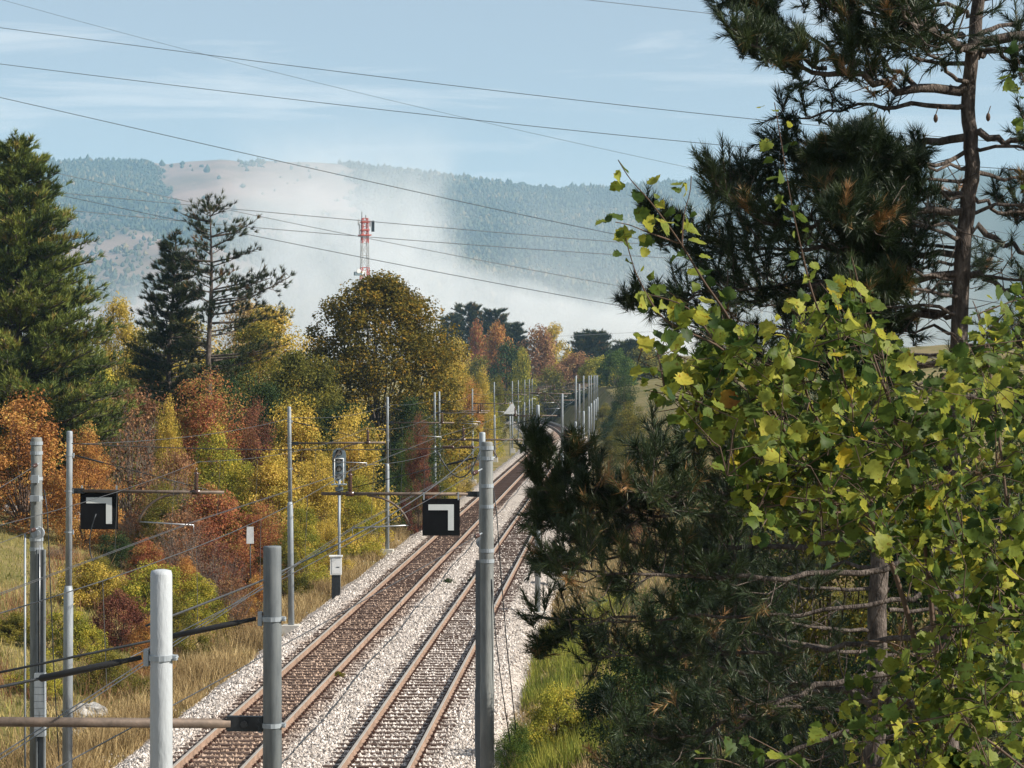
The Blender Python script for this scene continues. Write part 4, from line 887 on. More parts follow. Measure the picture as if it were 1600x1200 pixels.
RIGHT = [
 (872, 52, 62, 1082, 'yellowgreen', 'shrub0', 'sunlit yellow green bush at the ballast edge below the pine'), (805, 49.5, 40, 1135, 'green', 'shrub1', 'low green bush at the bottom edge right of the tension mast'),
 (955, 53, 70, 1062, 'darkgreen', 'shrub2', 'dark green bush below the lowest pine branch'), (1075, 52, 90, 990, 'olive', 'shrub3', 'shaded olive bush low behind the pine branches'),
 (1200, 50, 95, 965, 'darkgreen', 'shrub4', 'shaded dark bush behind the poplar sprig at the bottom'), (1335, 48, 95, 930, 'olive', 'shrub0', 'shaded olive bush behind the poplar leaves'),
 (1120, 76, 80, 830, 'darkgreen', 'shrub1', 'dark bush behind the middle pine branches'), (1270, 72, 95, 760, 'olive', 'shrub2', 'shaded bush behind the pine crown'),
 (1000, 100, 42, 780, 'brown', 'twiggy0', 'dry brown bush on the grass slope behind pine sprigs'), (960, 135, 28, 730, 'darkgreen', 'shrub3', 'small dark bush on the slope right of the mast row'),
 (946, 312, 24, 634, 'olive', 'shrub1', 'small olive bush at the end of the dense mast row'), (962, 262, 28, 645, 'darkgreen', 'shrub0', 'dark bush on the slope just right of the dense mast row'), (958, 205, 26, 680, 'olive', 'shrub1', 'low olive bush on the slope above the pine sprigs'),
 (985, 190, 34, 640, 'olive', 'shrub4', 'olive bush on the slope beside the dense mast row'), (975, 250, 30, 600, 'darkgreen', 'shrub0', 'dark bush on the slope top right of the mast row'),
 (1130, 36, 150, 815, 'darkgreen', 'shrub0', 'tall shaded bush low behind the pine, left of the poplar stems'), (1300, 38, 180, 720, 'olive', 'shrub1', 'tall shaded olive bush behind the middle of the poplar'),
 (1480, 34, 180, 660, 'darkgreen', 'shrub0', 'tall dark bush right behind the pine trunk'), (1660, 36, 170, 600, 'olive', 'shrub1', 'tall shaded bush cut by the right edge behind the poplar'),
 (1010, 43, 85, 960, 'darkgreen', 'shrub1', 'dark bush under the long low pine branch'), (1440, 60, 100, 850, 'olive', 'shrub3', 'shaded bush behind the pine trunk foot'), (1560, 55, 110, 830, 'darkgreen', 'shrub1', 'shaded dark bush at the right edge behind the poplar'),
]
for px, Y, hw, top, mat, key, lab in RIGHT: veg(px, Y, hw, top, mat, key, lab, group='shrubs on the slope below the pine')

for px, Y in ((700, 95), (738, 96), (528, 65.5)):
    X = (px - 800) / F * Y; u = X - float(xt(C_M, Y)); z = float(np.interp(u, ub, zb)); s = rv.uniform(.16, .3)
    plant('shrub', 'olive' if Y < 80 else 'darkgreen', Vector((X, Y, z - .03)), s, s * .75, {700: 'small dark weed in the ballast beside the black sign over the rails', 738: 'small dark weed in the ballast just left of the tension mast', 528: 'small olive weed growing beside the cable between the tracks'}[px], 'weed', 'weed', 'weeds in the ballast')
# the big round tree
me, C = foliage('crown', rv, 6.0, 13.6, 640, 66000, .20, low=.01, p=2.7, inner=.12, wob=.03, cs=.95, tonew=.35)
me.materials.append(L['linden'])
Y = 155.0; g = on_ground(594, Y); zt = at(594, 430, Y).z
root = empty('round_tree', g, .4, label='big dome shaped olive brown tree below the radio mast', category='tree')
cr = link('crown', me, None, root, kind='stuff'); cr.location = (0, 0, 1.2)
k = (zt - g.z - 1.2) / 13.6; cr.scale = (156 * Y / F / 6.0, 156 * Y / F / 6.0, k)
st = stems('trunk', rv, C * np.array([.95, .95, k]) + np.array([0, 0, 1.2]), 14, 34, trunk=(4.5, .32)); link('trunk', st, M['bark'], root)

# ------------------------------------------------------------------ pines
def needle_tris(P, D, per, length, r, spread=.75, width=.004, along=.0, tone=None, curve=0):
    T = len(P); Pn = np.repeat(P, per, 0); Dn = np.repeat(D, per, 0); n = T * per
    d = unit(Dn + rdir(r, n) * spread * r.uniform(.55, 1.2, (n, 1)))
    b = Pn + Dn * (r.random((n, 1)) - .75) * along
    ln = (length * r.uniform(.7, 1.15, n))[:, None]
    s = unit(np.cross(d, rdir(r, n))) * width * .5
    V = np.stack([b - s, b + s, b + d * ln], 1).reshape(-1, 3)
    tn = r.random(T) if tone is None else tone
    rnd = np.clip(np.repeat(tn, per) + r.normal(0, .07, n), 0, 1)
    return V, np.repeat(rnd, 3)
def pine_far(name, r, loc, h, R0, crown0, mat, label, dens=1.0, droop=0.0, bias=(0, 0), top_pow=.8, per=16, tl=.42, gap=0.0, wid=.035, nper=6, lim=None, xl=()):
    """whorled pine seen from afar: trunk, limbs, tufted branch ends"""
    root = empty(name, loc, 0, label=label, category='pine')
    tm = MB(); lean = r.normal(0, .02, 2)
    tp = lambda z: Vector((lean[0] * z + .08 * math.sin(z * .6), lean[1] * z, z))
    zs = np.linspace(-.3, h * .985, 12); r0 = .012 * h + .06
    tm.tube([tp(z) for z in zs], [max(.025, r0 * (1 - z / h) ** .8) for z in zs], 8); tm.build('trunk', M['pine_bark'], root, True)
    bm_ = MB(); TP, TD, TT_ = [], [], []
    z = crown0 * h
    while z < h * .985:
        f = (z / h - crown0) / (1 - crown0); Rz = R0 * max(.06, (1 - f) ** top_pow) * (1 if f > .12 else .6 + 3.2 * f)
        nb = nper
        for k in range(nb):
            if r.random() < gap: continue
            a = r.uniform(0, 6.28); ln = Rz * r.uniform(.6, 1.15) * (1 + bias[0] * math.cos(a) + bias[1] * math.sin(a))
            if lim and not lim(a, f): continue
            dv = Vector((math.cos(a), math.sin(a), 0)); p0 = tp(z + r.normal(0, .12)); rise = r.uniform(-.05, .25) - droop + .5 * f
            p1 = p0 + dv * ln * .55 + Vector((0, 0, ln * rise * .3)); p2 = p0 + dv * ln + Vector((0, 0, ln * (rise * .5 + .08)))
            rb = .012 + .014 * ln
            bm_.tube([p0, p1, p2], [rb, rb * .7, rb * .25], 5, False)
            nt_ = max(3, int(ln * 5.5 * dens)); tone = r.uniform(.0, .85)
            for q in range(nt_):
                t = r.uniform(.35, 1.0); base = (p0.lerp(p1, t / .55) if t < .55 else p1.lerp(p2, (t - .55) / .45))
                off = Vector((r.normal(0, .18), r.normal(0, .18), abs(r.normal(.08, .14)))) * (.5 + .35 * ln)
                e = base + off * .8
                if q % 2 == 0: bm_.tube([base, e], [.014, .006], 3, False)
                dd = (dv * .8 + off * .8 + Vector((r.normal(0, .3), r.normal(0, .3), .75))).normalized()
                TP.append(e); TD.append(dd); TT_.append(np.clip(tone + r.normal(0, .13), 0, .96) if r.random() > .015 else 1)
        z += h * .026 / max(.5, dens ** .3) * r.uniform(.8, 1.2)
    for zf, ln, a, up, nt_ in xl:
        p0 = tp(zf * h); dv = Vector((math.cos(a), math.sin(a), 0)); p1 = p0 + dv * ln * .5 + Vector((0, 0, ln * up * .25)); p2 = p0 + dv * ln + Vector((0, 0, ln * up)); bm_.tube([p0, p1, p2], [.07, .05, .02], 5, False)
        for q in range(nt_):
            t = r.uniform(.4, 1.02); base = p0.lerp(p1, t / .5) if t < .5 else p1.lerp(p2, (t - .5) / .5); off = Vector((r.normal(0, .32), r.normal(0, .32), r.normal(.15, .3))); e = base + off
            bm_.tube([base, e], [.015, .006], 3, False); TP.append(e); TD.append((off + dv * .4 + Vector((0, 0, .5))).normalized()); TT_.append(r.uniform(0, .9))
    bm_.build('branches', M['pine_bark'], root, True)
    V, rn = needle_tris(np.array([tuple(p) for p in TP]), np.array([tuple(p) for p in TD]), per, tl, r, .7, wid, tl * .5, np.array(TT_))
    link('needles', mesh_from('needles', V, np.arange(len(V)), np.full(len(V) // 3, 3), False, rn), mat, root, kind='stuff')
    return root
rp_ = np.random.default_rng(5)
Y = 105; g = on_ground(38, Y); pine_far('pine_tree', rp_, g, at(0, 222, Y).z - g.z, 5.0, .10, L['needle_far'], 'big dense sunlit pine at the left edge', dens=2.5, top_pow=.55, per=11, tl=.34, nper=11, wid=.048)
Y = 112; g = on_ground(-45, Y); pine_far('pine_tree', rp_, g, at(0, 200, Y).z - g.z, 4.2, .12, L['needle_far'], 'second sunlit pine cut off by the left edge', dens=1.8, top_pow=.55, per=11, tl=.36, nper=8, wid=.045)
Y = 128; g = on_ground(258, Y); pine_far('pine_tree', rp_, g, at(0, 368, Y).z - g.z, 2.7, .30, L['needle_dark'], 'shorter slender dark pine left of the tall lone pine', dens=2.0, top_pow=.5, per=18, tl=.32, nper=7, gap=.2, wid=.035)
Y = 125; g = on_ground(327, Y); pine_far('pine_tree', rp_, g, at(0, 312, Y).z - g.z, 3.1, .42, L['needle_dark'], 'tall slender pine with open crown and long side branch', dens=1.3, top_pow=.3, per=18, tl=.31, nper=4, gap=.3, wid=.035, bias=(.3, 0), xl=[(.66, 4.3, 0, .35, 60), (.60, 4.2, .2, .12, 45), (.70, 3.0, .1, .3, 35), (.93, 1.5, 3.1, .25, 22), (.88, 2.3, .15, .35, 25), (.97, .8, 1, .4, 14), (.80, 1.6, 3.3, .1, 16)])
for px, Y, top, R, lab in ((731, 520, 476, 5.0, 'distant dark pine, left one of the skyline pair'), (772, 525, 484, 4.6, 'distant dark pine, middle one on the skyline'), (803, 530, 506, 4.0, 'distant dark pine, lower right one on the skyline'),
                           (708, 515, 495, 4.0, 'distant dark pine, partly behind the round tree edge'), (926, 500, 524, 4.6, 'distant pine on the skyline above the dense mast row'), (990, 430, 540, 4.0, 'distant pine behind the pine sprigs and poplar tips')):
    g = on_ground(px, Y); g.z -= .3
    pine_far('pine_tree', rp_, g, at(0, top, Y).z - g.z, R * 1.25, .15, L['needle_dark'], lab, dens=.9, top_pow=.27, per=10, tl=.8, nper=7, wid=.16)

# the near pine: limbs follow what the photograph shows, each limb a part
PD = 19.0
def near_pine(name, label, D, trunk_px, limbs, extra, seed, zbase, trad, scale=1.0, per=70, dens=1.0, wid=.0042):
    r = np.random.default_rng(seed)
    tpts = [at(x, y, D) for x, y in trunk_px]; loc = Vector((tpts[-1].x, D, zbase)); root = empty(name, loc, 0, label=label, category='pine')
    tpts = [p - loc for p in tpts] + [Vector((0.05, 0, -.3))]; tpts = tpts[::-1]
    n_ = len(tpts); sm = []
    for i in range(n_ - 1):
        for t in (0, .25, .5, .75): sm.append(tpts[i].lerp(tpts[i + 1], t) + Vector((r.normal(0, .012), r.normal(0, .012), 0)))
    sm.append(tpts[-1]); zmax, zmin = sm[-1].z, sm[0].z
    rad = [trad * (1.25 - .75 * (p.z - zmin) / (zmax - zmin)) for p in sm]
    MB().tube(sm, rad, 14).build('trunk', M['pine_bark'], root, True)
    def trunk_at(z): return min(sm, key=lambda p: abs(p.z - z))
    TP, TD, TT_ = [], [], []
    def grow(path, r0, tuft_from=.25, side_len=.62, nside=None, density=1.0):
        # smooth the path, add side shoots with tufts
        P = [Vector(p) for p in path]; S = []
        for i in range(len(P) - 1):
            a, b = P[i], P[i + 1]; c0 = P[i - 1] if i else a; c1 = P[i + 2] if i + 2 < len(P) else b
            for t in np.linspace(0, 1, 6)[:-1]:
                S.append(.5 * ((2 * a) + (b - c0) * t + (2 * c0 - 5 * a + 4 * b - c1) * t * t + (3 * a - c0 - 3 * b + c1) * t ** 3) + Vector((r.normal(0, .016), r.normal(0, .016), r.normal(0, .022))))
        S.append(P[-1]); m_ = len(S)
        mb = MB(); mb.tube(S, [max(.006, r0 * (1 - .88 * i / (m_ - 1))) for i in range(m_)], 8, False)
        total = sum((S[i + 1] - S[i]).length for i in range(m_ - 1))
        ns = nside or int(total * 15 * density * dens); tone0 = r.uniform(.2, .6)
        for q in range(ns):
            t = tuft_from + (1 - tuft_from) * r.random() ** .8; f = t * (m_ - 1); i = min(int(f), m_ - 2); b = S[i].lerp(S[i + 1], f - i); d = (S[i + 1] - S[i]).normalized()
            sl = side_len * r.uniform(.35, 1.1) * (1.15 - .6 * t)
            rn = Vector(rdir(r, 1)[0]); dv = (d * .55 + rn * .8 + Vector((0, 0, .22))).normalized()
            m1 = b + dv * sl * .5 + Vector((0, 0, -.02)); e = b + dv * sl + Vector((0, 0, sl * .22))
            mb.tube([b, m1, e], [max(.005, r0 * .22 * (1.1 - t)), .006, .004], 4, False)
            dd = ((e - m1).normalized() + Vector((0, 0, .35))).normalized(); tone = float(np.clip(tone0 + r.normal(0, .17), 0, .8)); tone = tone if r.random() > .05 else r.uniform(.88, 1)
            TP.append(e); TD.append(dd); TT_.append(tone)
            for _ in range(r.integers(1, 3)):
                s2 = b.lerp(e, r.uniform(.35, .85)); d2 = (dv * .5 + Vector(rdir(r, 1)[0]) * .8 + Vector((0, 0, .35))).normalized(); e2 = s2 + d2 * sl * .42
                mb.tube([s2, e2], [.005, .003], 3, False); TP.append(e2); TD.append(d2); TT_.append(float(np.clip(tone + r.normal(0, .1), 0, 1)))
        TP.append(S[-1]); TD.append((S[-1] - S[-2]).normalized()); TT_.append(tone0)
        for q in range(int(total * 1.6)):     # dead bare twigs near the trunk
            t = r.uniform(.05, .5); i = min(int(t * (m_ - 1)), m_ - 2); b = S[i]; e = b + Vector((r.normal(0, .25), r.normal(0, .25), r.normal(-.06, .16)))
            mb.tube([b, b.lerp(e, .5) + Vector((0, 0, r.normal(0, .05))), e], [.006, .005, .002], 3, False)
        mb.build('branch', M['pine_bark'], root, True)
    for pts, dz, r0, dn in limbs:
        m_ = len(pts); path = []
        for i, (x, y) in enumerate(pts): path.append(at(x, y, D + dz * (i / (m_ - 1)) ** 1.2) - loc)
        grow(path, r0 * .62, density=dn, side_len=(.36 if pts[0][1] < 330 else .54) if r0 > .03 else .24, tuft_from=.3 if r0 > .03 else .4)
    for q in range(extra):
        z = r.uniform(zmin + .8, zmax - .1); p = trunk_at(z); a = r.uniform(0, 6.28); ln = r.uniform(1.1, 2.7) * scale
        dv = Vector((math.cos(a), math.sin(a), 0)); up = r.uniform(-.12, .25)
        grow([p, p + dv * ln * .35 + Vector((0, 0, ln * up * .2)), p + dv * ln * .7 + Vector((0, 0, ln * up * .3)), p + dv * ln + Vector((0, 0, ln * up * .7))], r.uniform(.025, .05), density=.9)
    V, rn = needle_tris(np.array([tuple(p) for p in TP]), np.array([tuple(p) for p in TD]), per, .115, r, .78, wid, .20, np.array(TT_))
    link('needles', mesh_from('needles', V, np.arange(len(V)), np.full(len(V) // 3, 3), False, rn), L['needle_near'], root, kind='stuff')
    return root, len(TP)
limbs = [
 ([(1508, 142), (1420, 140), (1330, 118), (1230, 100), (1150, 40)], -.8, .075, 1.3), ([(1512, 60), (1440, 30), (1330, 20), (1230, -10), (1130, 5)], .5, .05, 1.3),
 ([(1440, 140), (1380, 100), (1330, 40), (1290, -20)], .3, .04, 1.2), ([(1508, 165), (1400, 170), (1290, 175), (1195, 190)], -.3, .04, .45),
 ([(1515, 215), (1430, 225), (1330, 262), (1230, 285), (1130, 300)], .4, .06, 1.2), ([(1512, 330), (1400, 335), (1290, 345), (1190, 345), (1115, 280)], -.6, .055, 1.2),
 ([(1506, 400), (1390, 395), (1260, 390), (1170, 390), (1090, 360)], .8, .05, 1.1), ([(1504, 430), (1380, 440), (1240, 445), (1140, 450), (1060, 455)], -.5, .05, 1.1),
 ([(1500, 480), (1380, 500), (1240, 520), (1140, 520), (1060, 510)], 1.2, .05, 1.0), ([(1496, 560), (1350, 590), (1220, 610), (1120, 600)], -1.0, .05, 1.1),
 ([(1492, 640), (1330, 680), (1200, 690), (1080, 700), (1010, 720)], -1.5, .05, 1.0), ([(1490, 690), (1300, 740), (1150, 765), (1060, 770), (1000, 770)], -1.8, .045, 1.0),
 ([(1488, 740), (1320, 790), (1150, 810), (1000, 800), (900, 790)], -.6, .05, 1.2), ([(1486, 800), (1300, 850), (1120, 860), (980, 850), (880, 830)], .5, .05, 1.2),
 ([(1484, 860), (1300, 900), (1120, 900), (980, 895), (880, 890)], -1.2, .05, 1.0), ([(1482, 910), (1320, 950), (1160, 962), (1000, 968), (830, 962)], -.4, .04, .55),
 ([(1480, 980), (1320, 1010), (1180, 1020), (1040, 1025), (930, 1030)], .9, .045, 1.0), ([(1478, 1050), (1330, 1060), (1200, 1110), (1080, 1150), (980, 1150)], -.8, .06, 1.0),
 ([(1476, 1120), (1330, 1140), (1190, 1190), (1060, 1210), (980, 1200)], .2, .05, 1.1), ([(1476, 1190), (1330, 1210), (1180, 1240), (1040, 1250)], .8, .05, 1.1),
 ([(1010, 765), (960, 775), (900, 760), (850, 725), (834, 690)], -.2, .02, 1.5), ([(1000, 790), (940, 800), (870, 780), (838, 745)], -.1, .02, 1.5), ([(1010, 770), (960, 765), (915, 735), (897, 700)], -.1, .018, 1.3),
 ([(1000, 820), (920, 830), (860, 810), (835, 800)], 0, .02, 1.4), ([(980, 870), (900, 875), (840, 880)], 0, .02, 1.3), ([(990, 960), (900, 985), (840, 1010)], .1, .02, 1.2),
 ([(1260, 395), (1150, 400), (1060, 380), (1010, 330)], .1, .02, 1.3), ([(1110, 450), (1040, 470), (975, 465)], 0, .02, 1.4),
 ([(1525, 45), (1600, 35), (1680, 10)], .4, .04, .6), ([(1518, 205), (1570, 212), (1640, 215), (1720, 200)], -.3, .06, .6),
 ([(1515, 265), (1580, 275), (1680, 300)], .6, .04, .6), ([(1510, 352), (1570, 380), (1640, 410), (1720, 430)], -.4, .055, .7), ([(1506, 425), (1570, 445), (1640, 475), (1740, 500)], .5, .05, .7),
 ([(1500, 620), (1600, 640), (1720, 640)], -.3, .05, 1.0), ([(1492, 820), (1600, 840), (1720, 850)], .3, .05, 1.0),
]
trunk = [(1535, -60), (1522, 60), (1512, 150), (1518, 230), (1512, 330), (1500, 480), (1494, 600), (1486, 850), (1478, 1200), (1474, 1420)]
zb_ = float(gz((1474 - 800) / F * PD, PD))
rt_ = np.random.default_rng(4)
for k in range(20):
    y0 = 230 + k * 26; s = -1 if k % 4 else 1; e = rt_.uniform(80, 260); x0 = float(np.interp(y0, [60, 150, 230, 330, 480, 600], [1522, 1512, 1518, 1512, 1500, 1494]))
    limbs.append(([(x0, y0), (x0 + s * e * .5, y0 - rt_.uniform(-10, 20)), (x0 + s * e, y0 - rt_.uniform(0, 45))], rt_.uniform(-1.3, .5), .029, 2.0))
limbs += [
 ([(1516, 100), (1440, 90), (1380, 70), (1320, 70)], .2, .035, 1.8), ([(1516, 20), (1450, 0), (1400, -20), (1360, -40)], -.3, .035, 1.8), ([(1518, 10), (1560, -10), (1600, -40)], .1, .035, 1.6),
 ([(1514, 130), (1470, 100), (1430, 50), (1400, 20)], -.9, .035, 1.8), ([(1514, 240), (1450, 260), (1390, 250), (1330, 230)], -.6, .035, 1.8), ([(1512, 300), (1440, 310), (1370, 300), (1300, 300)], .3, .035, 1.8),
 ([(1510, 370), (1450, 360), (1380, 340), (1310, 320)], -.8, .035, 1.8), ([(1506, 440), (1440, 430), (1370, 400), (1300, 380)], -.4, .035, 1.7), ([(1502, 500), (1430, 480), (1350, 470), (1270, 470)], .5, .035, 1.7),
 ([(1516, 90), (1560, 80), (1600, 110), (1640, 100)], -.5, .035, 1.3), ([(1514, 300), (1560, 330), (1610, 330), (1650, 340)], .4, .035, 1.4), ([(1330, 120), (1270, 60), (1210, 30), (1160, -10)], -.1, .032, 1.9), ([(1290, 110), (1220, 80), (1160, 70)], .1, .032, 1.9),
 ([(1330, 262), (1260, 240), (1200, 235)], -.1, .032, 1.8), ([(1260, 345), (1190, 310), (1140, 300)], .2, .032, 1.8)]
_, nt1 = near_pine('pine_tree', 'large dark pine with thick trunk close at the right', PD, trunk, limbs, 10, 21, zb_, .10, per=66, wid=.0068)
# a second pine close behind it
D2 = 28.0; tr2 = [(1390, 330), (1385, 500), (1378, 700), (1372, 950), (1366, 1250)]; rr2 = np.random.default_rng(8); l2 = []
for k in range(26):
    y0 = 360 + k * 33; e = rr2.uniform(150, 330) * (.5 + .5 * min(1, k / 8)); s = -1 if k % 3 else 1
    l2.append(([(1384, y0), (1384 + s * e * .4, y0 - rr2.uniform(0, 20)), (1384 + s * e * .75, y0 - rr2.uniform(0, 35)), (1384 + s * e, y0 - rr2.uniform(10, 60))], rr2.uniform(-1.6, 1.2), .045, .95))
_, nt2 = near_pine('pine_tree', 'second dark pine standing close behind the large near pine', D2, tr2, l2, 4, 33, float(gz((1366 - 800) / F * D2, D2)), .13, per=50, wid=.0075)
# small cones on bare twigs of the near pine
for px, py in ((1462, 185), (1544, 183)):
    p = at(px, py, PD - .4); root = link('pine_cone', None, None) if False else None
    mb = MB(); mb.tube([p + Vector((0, 0, -.035)), p + Vector((0, 0, -.02)), p, p + Vector((0, 0, .025)), p + Vector((0, 0, .036))], [.005, .016, .019, .013, .004], 10)
    mb.tube([p + Vector((0, 0, .03)), p + Vector((.02, 0, .09))], .004, 4)
    mb.build('pine_cone', M['twig'], None, True, label='small pine cone left of the near pine trunk' if px < 1500 else 'small pine cone right of the near pine trunk', category='cone')

# ------------------------------------------------------------------ poplar with single leaves
def leaf_shape(r):
    """toothed, slightly lobed poplar leaf, folded along the midrib and curled"""
    out = [(.0, .0), (.22, -.06), (.44, .06), (.40, .20), (.54, .30), (.40, .42), (.47, .56), (.29, .66), (.28, .80), (.12, .86), (0, 1.0)]
    rt = [(x * r.uniform(.8, 1.15), y + r.normal(0, .025)) for x, y in out[1:-1]]; lf = [(-x * r.uniform(.88, 1.12), y + r.normal(0, .015)) for x, y in out[1:-1]]
    fold, curl, tw = r.uniform(.05, .7), r.uniform(-.6, .9), r.uniform(-.6, .6)
    mid = [(0, t) for t in (0, .12, .3, .5, .7, .88, 1.0)]
    def z(x, y): return abs(x) * fold - curl * (y - .4) ** 2 + tw * x * y + .03 * math.sin(9 * y + 5 * x)
    V = [(x, y, z(x, y)) for x, y in mid + rt + lf]; Fc = []
    nm = len(mid); nr = len(rt)
    link_ = [0, 1, 1, 2, 2, 3, 4, 4, 5]   # midrib point nearest to each outline point
    for o, flip in ((nm, False), (nm + nr, True)):
        prev_m = 0
        seq = [(o + i, link_[i]) for i in range(nr)]
        f = [(0, seq[0][0], seq[0][1])] if seq[0][1] != 0 else []
        for (a, ma), (b, mb_) in zip(seq[:-1], seq[1:]):
            f.append((ma, a, b));
            if mb_ != ma: f.append((ma, b, mb_))
        f.append((seq[-1][1], seq[-1][0], nm - 1))
        if seq[-1][1] != nm - 2: f.append((seq[-1][1], nm - 1, nm - 2))
        Fc += [t[::-1] if flip else t for t in f]
    # petiole
    k = len(V); V += [(-.012, 0, .0), (.012, 0, .0), (.02, -.5, -.06)]; Fc.append((k, k + 1, k + 2))
    return np.array(V), Fc
rl = np.random.default_rng(42)
shapes = [leaf_shape(rl) for _ in range(14)]
PB = at(1640, 1900, 6.6); PB.z = float(gz(PB.x, 6.6))
poplar = empty('poplar_tree', PB, 0, label='leafy green and yellow poplar sapling close in front of the pine', category='poplar')
ST = [ # px path, depth at start and end, radius
 ([(1640, 1900), (1560, 1500), (1480, 1200), (1400, 900), (1330, 760), (1270, 640), (1230, 520)], 6.6, 6.2, .022),
 ([(1390, 880), (1300, 780), (1230, 680), (1180, 590), (1140, 500), (1100, 440), (1062, 378), (1020, 320), (985, 280), (966, 250)], 6.2, 5.9, .009),
 ([(1066, 384), (1068, 340), (1078, 300), (1080, 275)], 5.9, 5.9, .004), ([(1180, 590), (1120, 540), (1040, 500), (1000, 440), (985, 400), (978, 372)], 6.0, 5.8, .006),
 ([(1060, 380), (1010, 362), (985, 352), (962, 347)], 5.95, 5.8, .004),
 ([(1330, 760), (1330, 640), (1300, 540), (1270, 460), (1250, 380), (1235, 310), (1222, 230), (1210, 160)], 6.3, 6.1, .007),
 ([(1290, 720), (1210, 680), (1130, 640), (1060, 620), (1010, 610)], 6.2, 5.9, .006), ([(1350, 800), (1280, 800), (1200, 790), (1150, 800)], 6.2, 5.9, .006),
 ([(1480, 1200), (1460, 1000), (1440, 820), (1400, 660), (1360, 540), (1340, 440), (1330, 400)], 6.6, 6.5, .014), ([(1560, 1500), (1600, 1200), (1590, 950), (1570, 760), (1550, 600), (1530, 500), (1520, 470)], 7.2, 7.6, .014),
 ([(1590, 950), (1500, 860), (1450, 790), (1420, 700)], 7.0, 6.7, .007), ([(1600, 1200), (1500, 1130), (1420, 1130), (1340, 1140)], 6.4, 6.1, .007), ([(1640, 1900), (1680, 1300), (1680, 900), (1660, 600), (1640, 420)], 7.0, 7.6, .014),
 ([(1590, 950), (1520, 960), (1490, 975), (1480, 990)], 6.4, 6.2, .004), ([(1640, 1500), (1520, 1150), (1420, 1020), (1350, 1000), (1310, 985)], 6.8, 6.6, .007),
 ([(1480, 1350), (1320, 1260), (1240, 1190), (1170, 1150)], 6.0, 5.6, .005), ([(1330, 1290), (1220, 1230), (1140, 1190), (1085, 1185)], 5.8, 5.6, .004), ([(1680, 900), (1640, 400), (1610, 180), (1590, 90)], 6.0, 5.6, .008),
]
LP, LT, LS, LTone = [], [], [], []
samples_ = []
def put_leaf(p, dirv, size, tone): 
    qx, qy = 800 + p.x / p.y * F, HOR - (p.z - CAMZ) / p.y * F
    if not inside(qx, qy) and not inside(qx, qy, tips) and not (qy > 1120 and qx < 1290) and not qx > 1560: return
    LP.append(p); LT.append(dirv); LS.append(size); LTone.append(tone)
def leaf_along(S, step, t0, smul=1.0, tone_shift=0.0):
    acc = 0
    m_ = len(S)
    for i in range(m_ - 1):
        d = S[i + 1] - S[i]; ln = d.length; acc += ln
        if i / (m_ - 1) < t0: continue
        while acc > step:
            acc -= step; b = S[i].lerp(S[i + 1], rl.random()); o = Vector(rdir(rl, 1)[0]); o = (o + d.normalized() * .35).normalized()
            put_leaf(b + o * .03, (o + Vector((0, 0, -.45))).normalized(), .046 * rl.uniform(.5, 1.25) * smul * (1.0 if i / (m_ - 1) < .5 or t0 == 0 else 1.25 - .5 * i / (m_ - 1)), np.clip(rl.beta(1.7, 1.7) * .9 + tone_shift + (.1 if rl.random() < .1 else 0), 0, .99))
def smooth(P, k=6):
    S = []
    for i in range(len(P) - 1):
        a, b = P[i], P[i + 1]; c0 = P[i - 1] if i else a; c1 = P[i + 2] if i + 2 < len(P) else b
        for t in np.linspace(0, 1, k + 1)[:-1]: S.append(.5 * ((2 * a) + (b - c0) * t + (2 * c0 - 5 * a + 4 * b - c1) * t * t + (3 * a - c0 - 3 * b + c1) * t ** 3))
    S.append(P[-1]); return S
POLY = np.array([(1000, 470), (1060, 420), (1115, 480), (1180, 520), (1225, 560), (1235, 480), (1280, 450), (1330, 400), (1370, 480), (1440, 560), (1510, 490), (1580, 450), (1720, 430), (1720, 1260), (1280, 1260), (1290, 1130), (1340, 1020), (1450, 1000), (1480, 960), (1400, 890), (1280, 860), (1170, 840), (1140, 750), (1060, 650), (995, 590)], float)
tips = np.array([(930, 220), (1000, 240), (1062, 340), (1055, 255), (1110, 255), (1105, 430), (1180, 510), (1190, 130), (1250, 120), (1275, 450), (1240, 570), (1000, 560), (965, 420), (935, 345)], float)
def inside(x, y, poly=None):
    poly = POLY if poly is None else poly
    c = False; j = len(poly) - 1
    for i in range(len(poly)):
        xi, yi = poly[i]; xj, yj = poly[j]
        if (yi > y) != (yj > y) and x < (xj - xi) * (y - yi) / (yj - yi) + xi: c = not c
        j = i
    return c
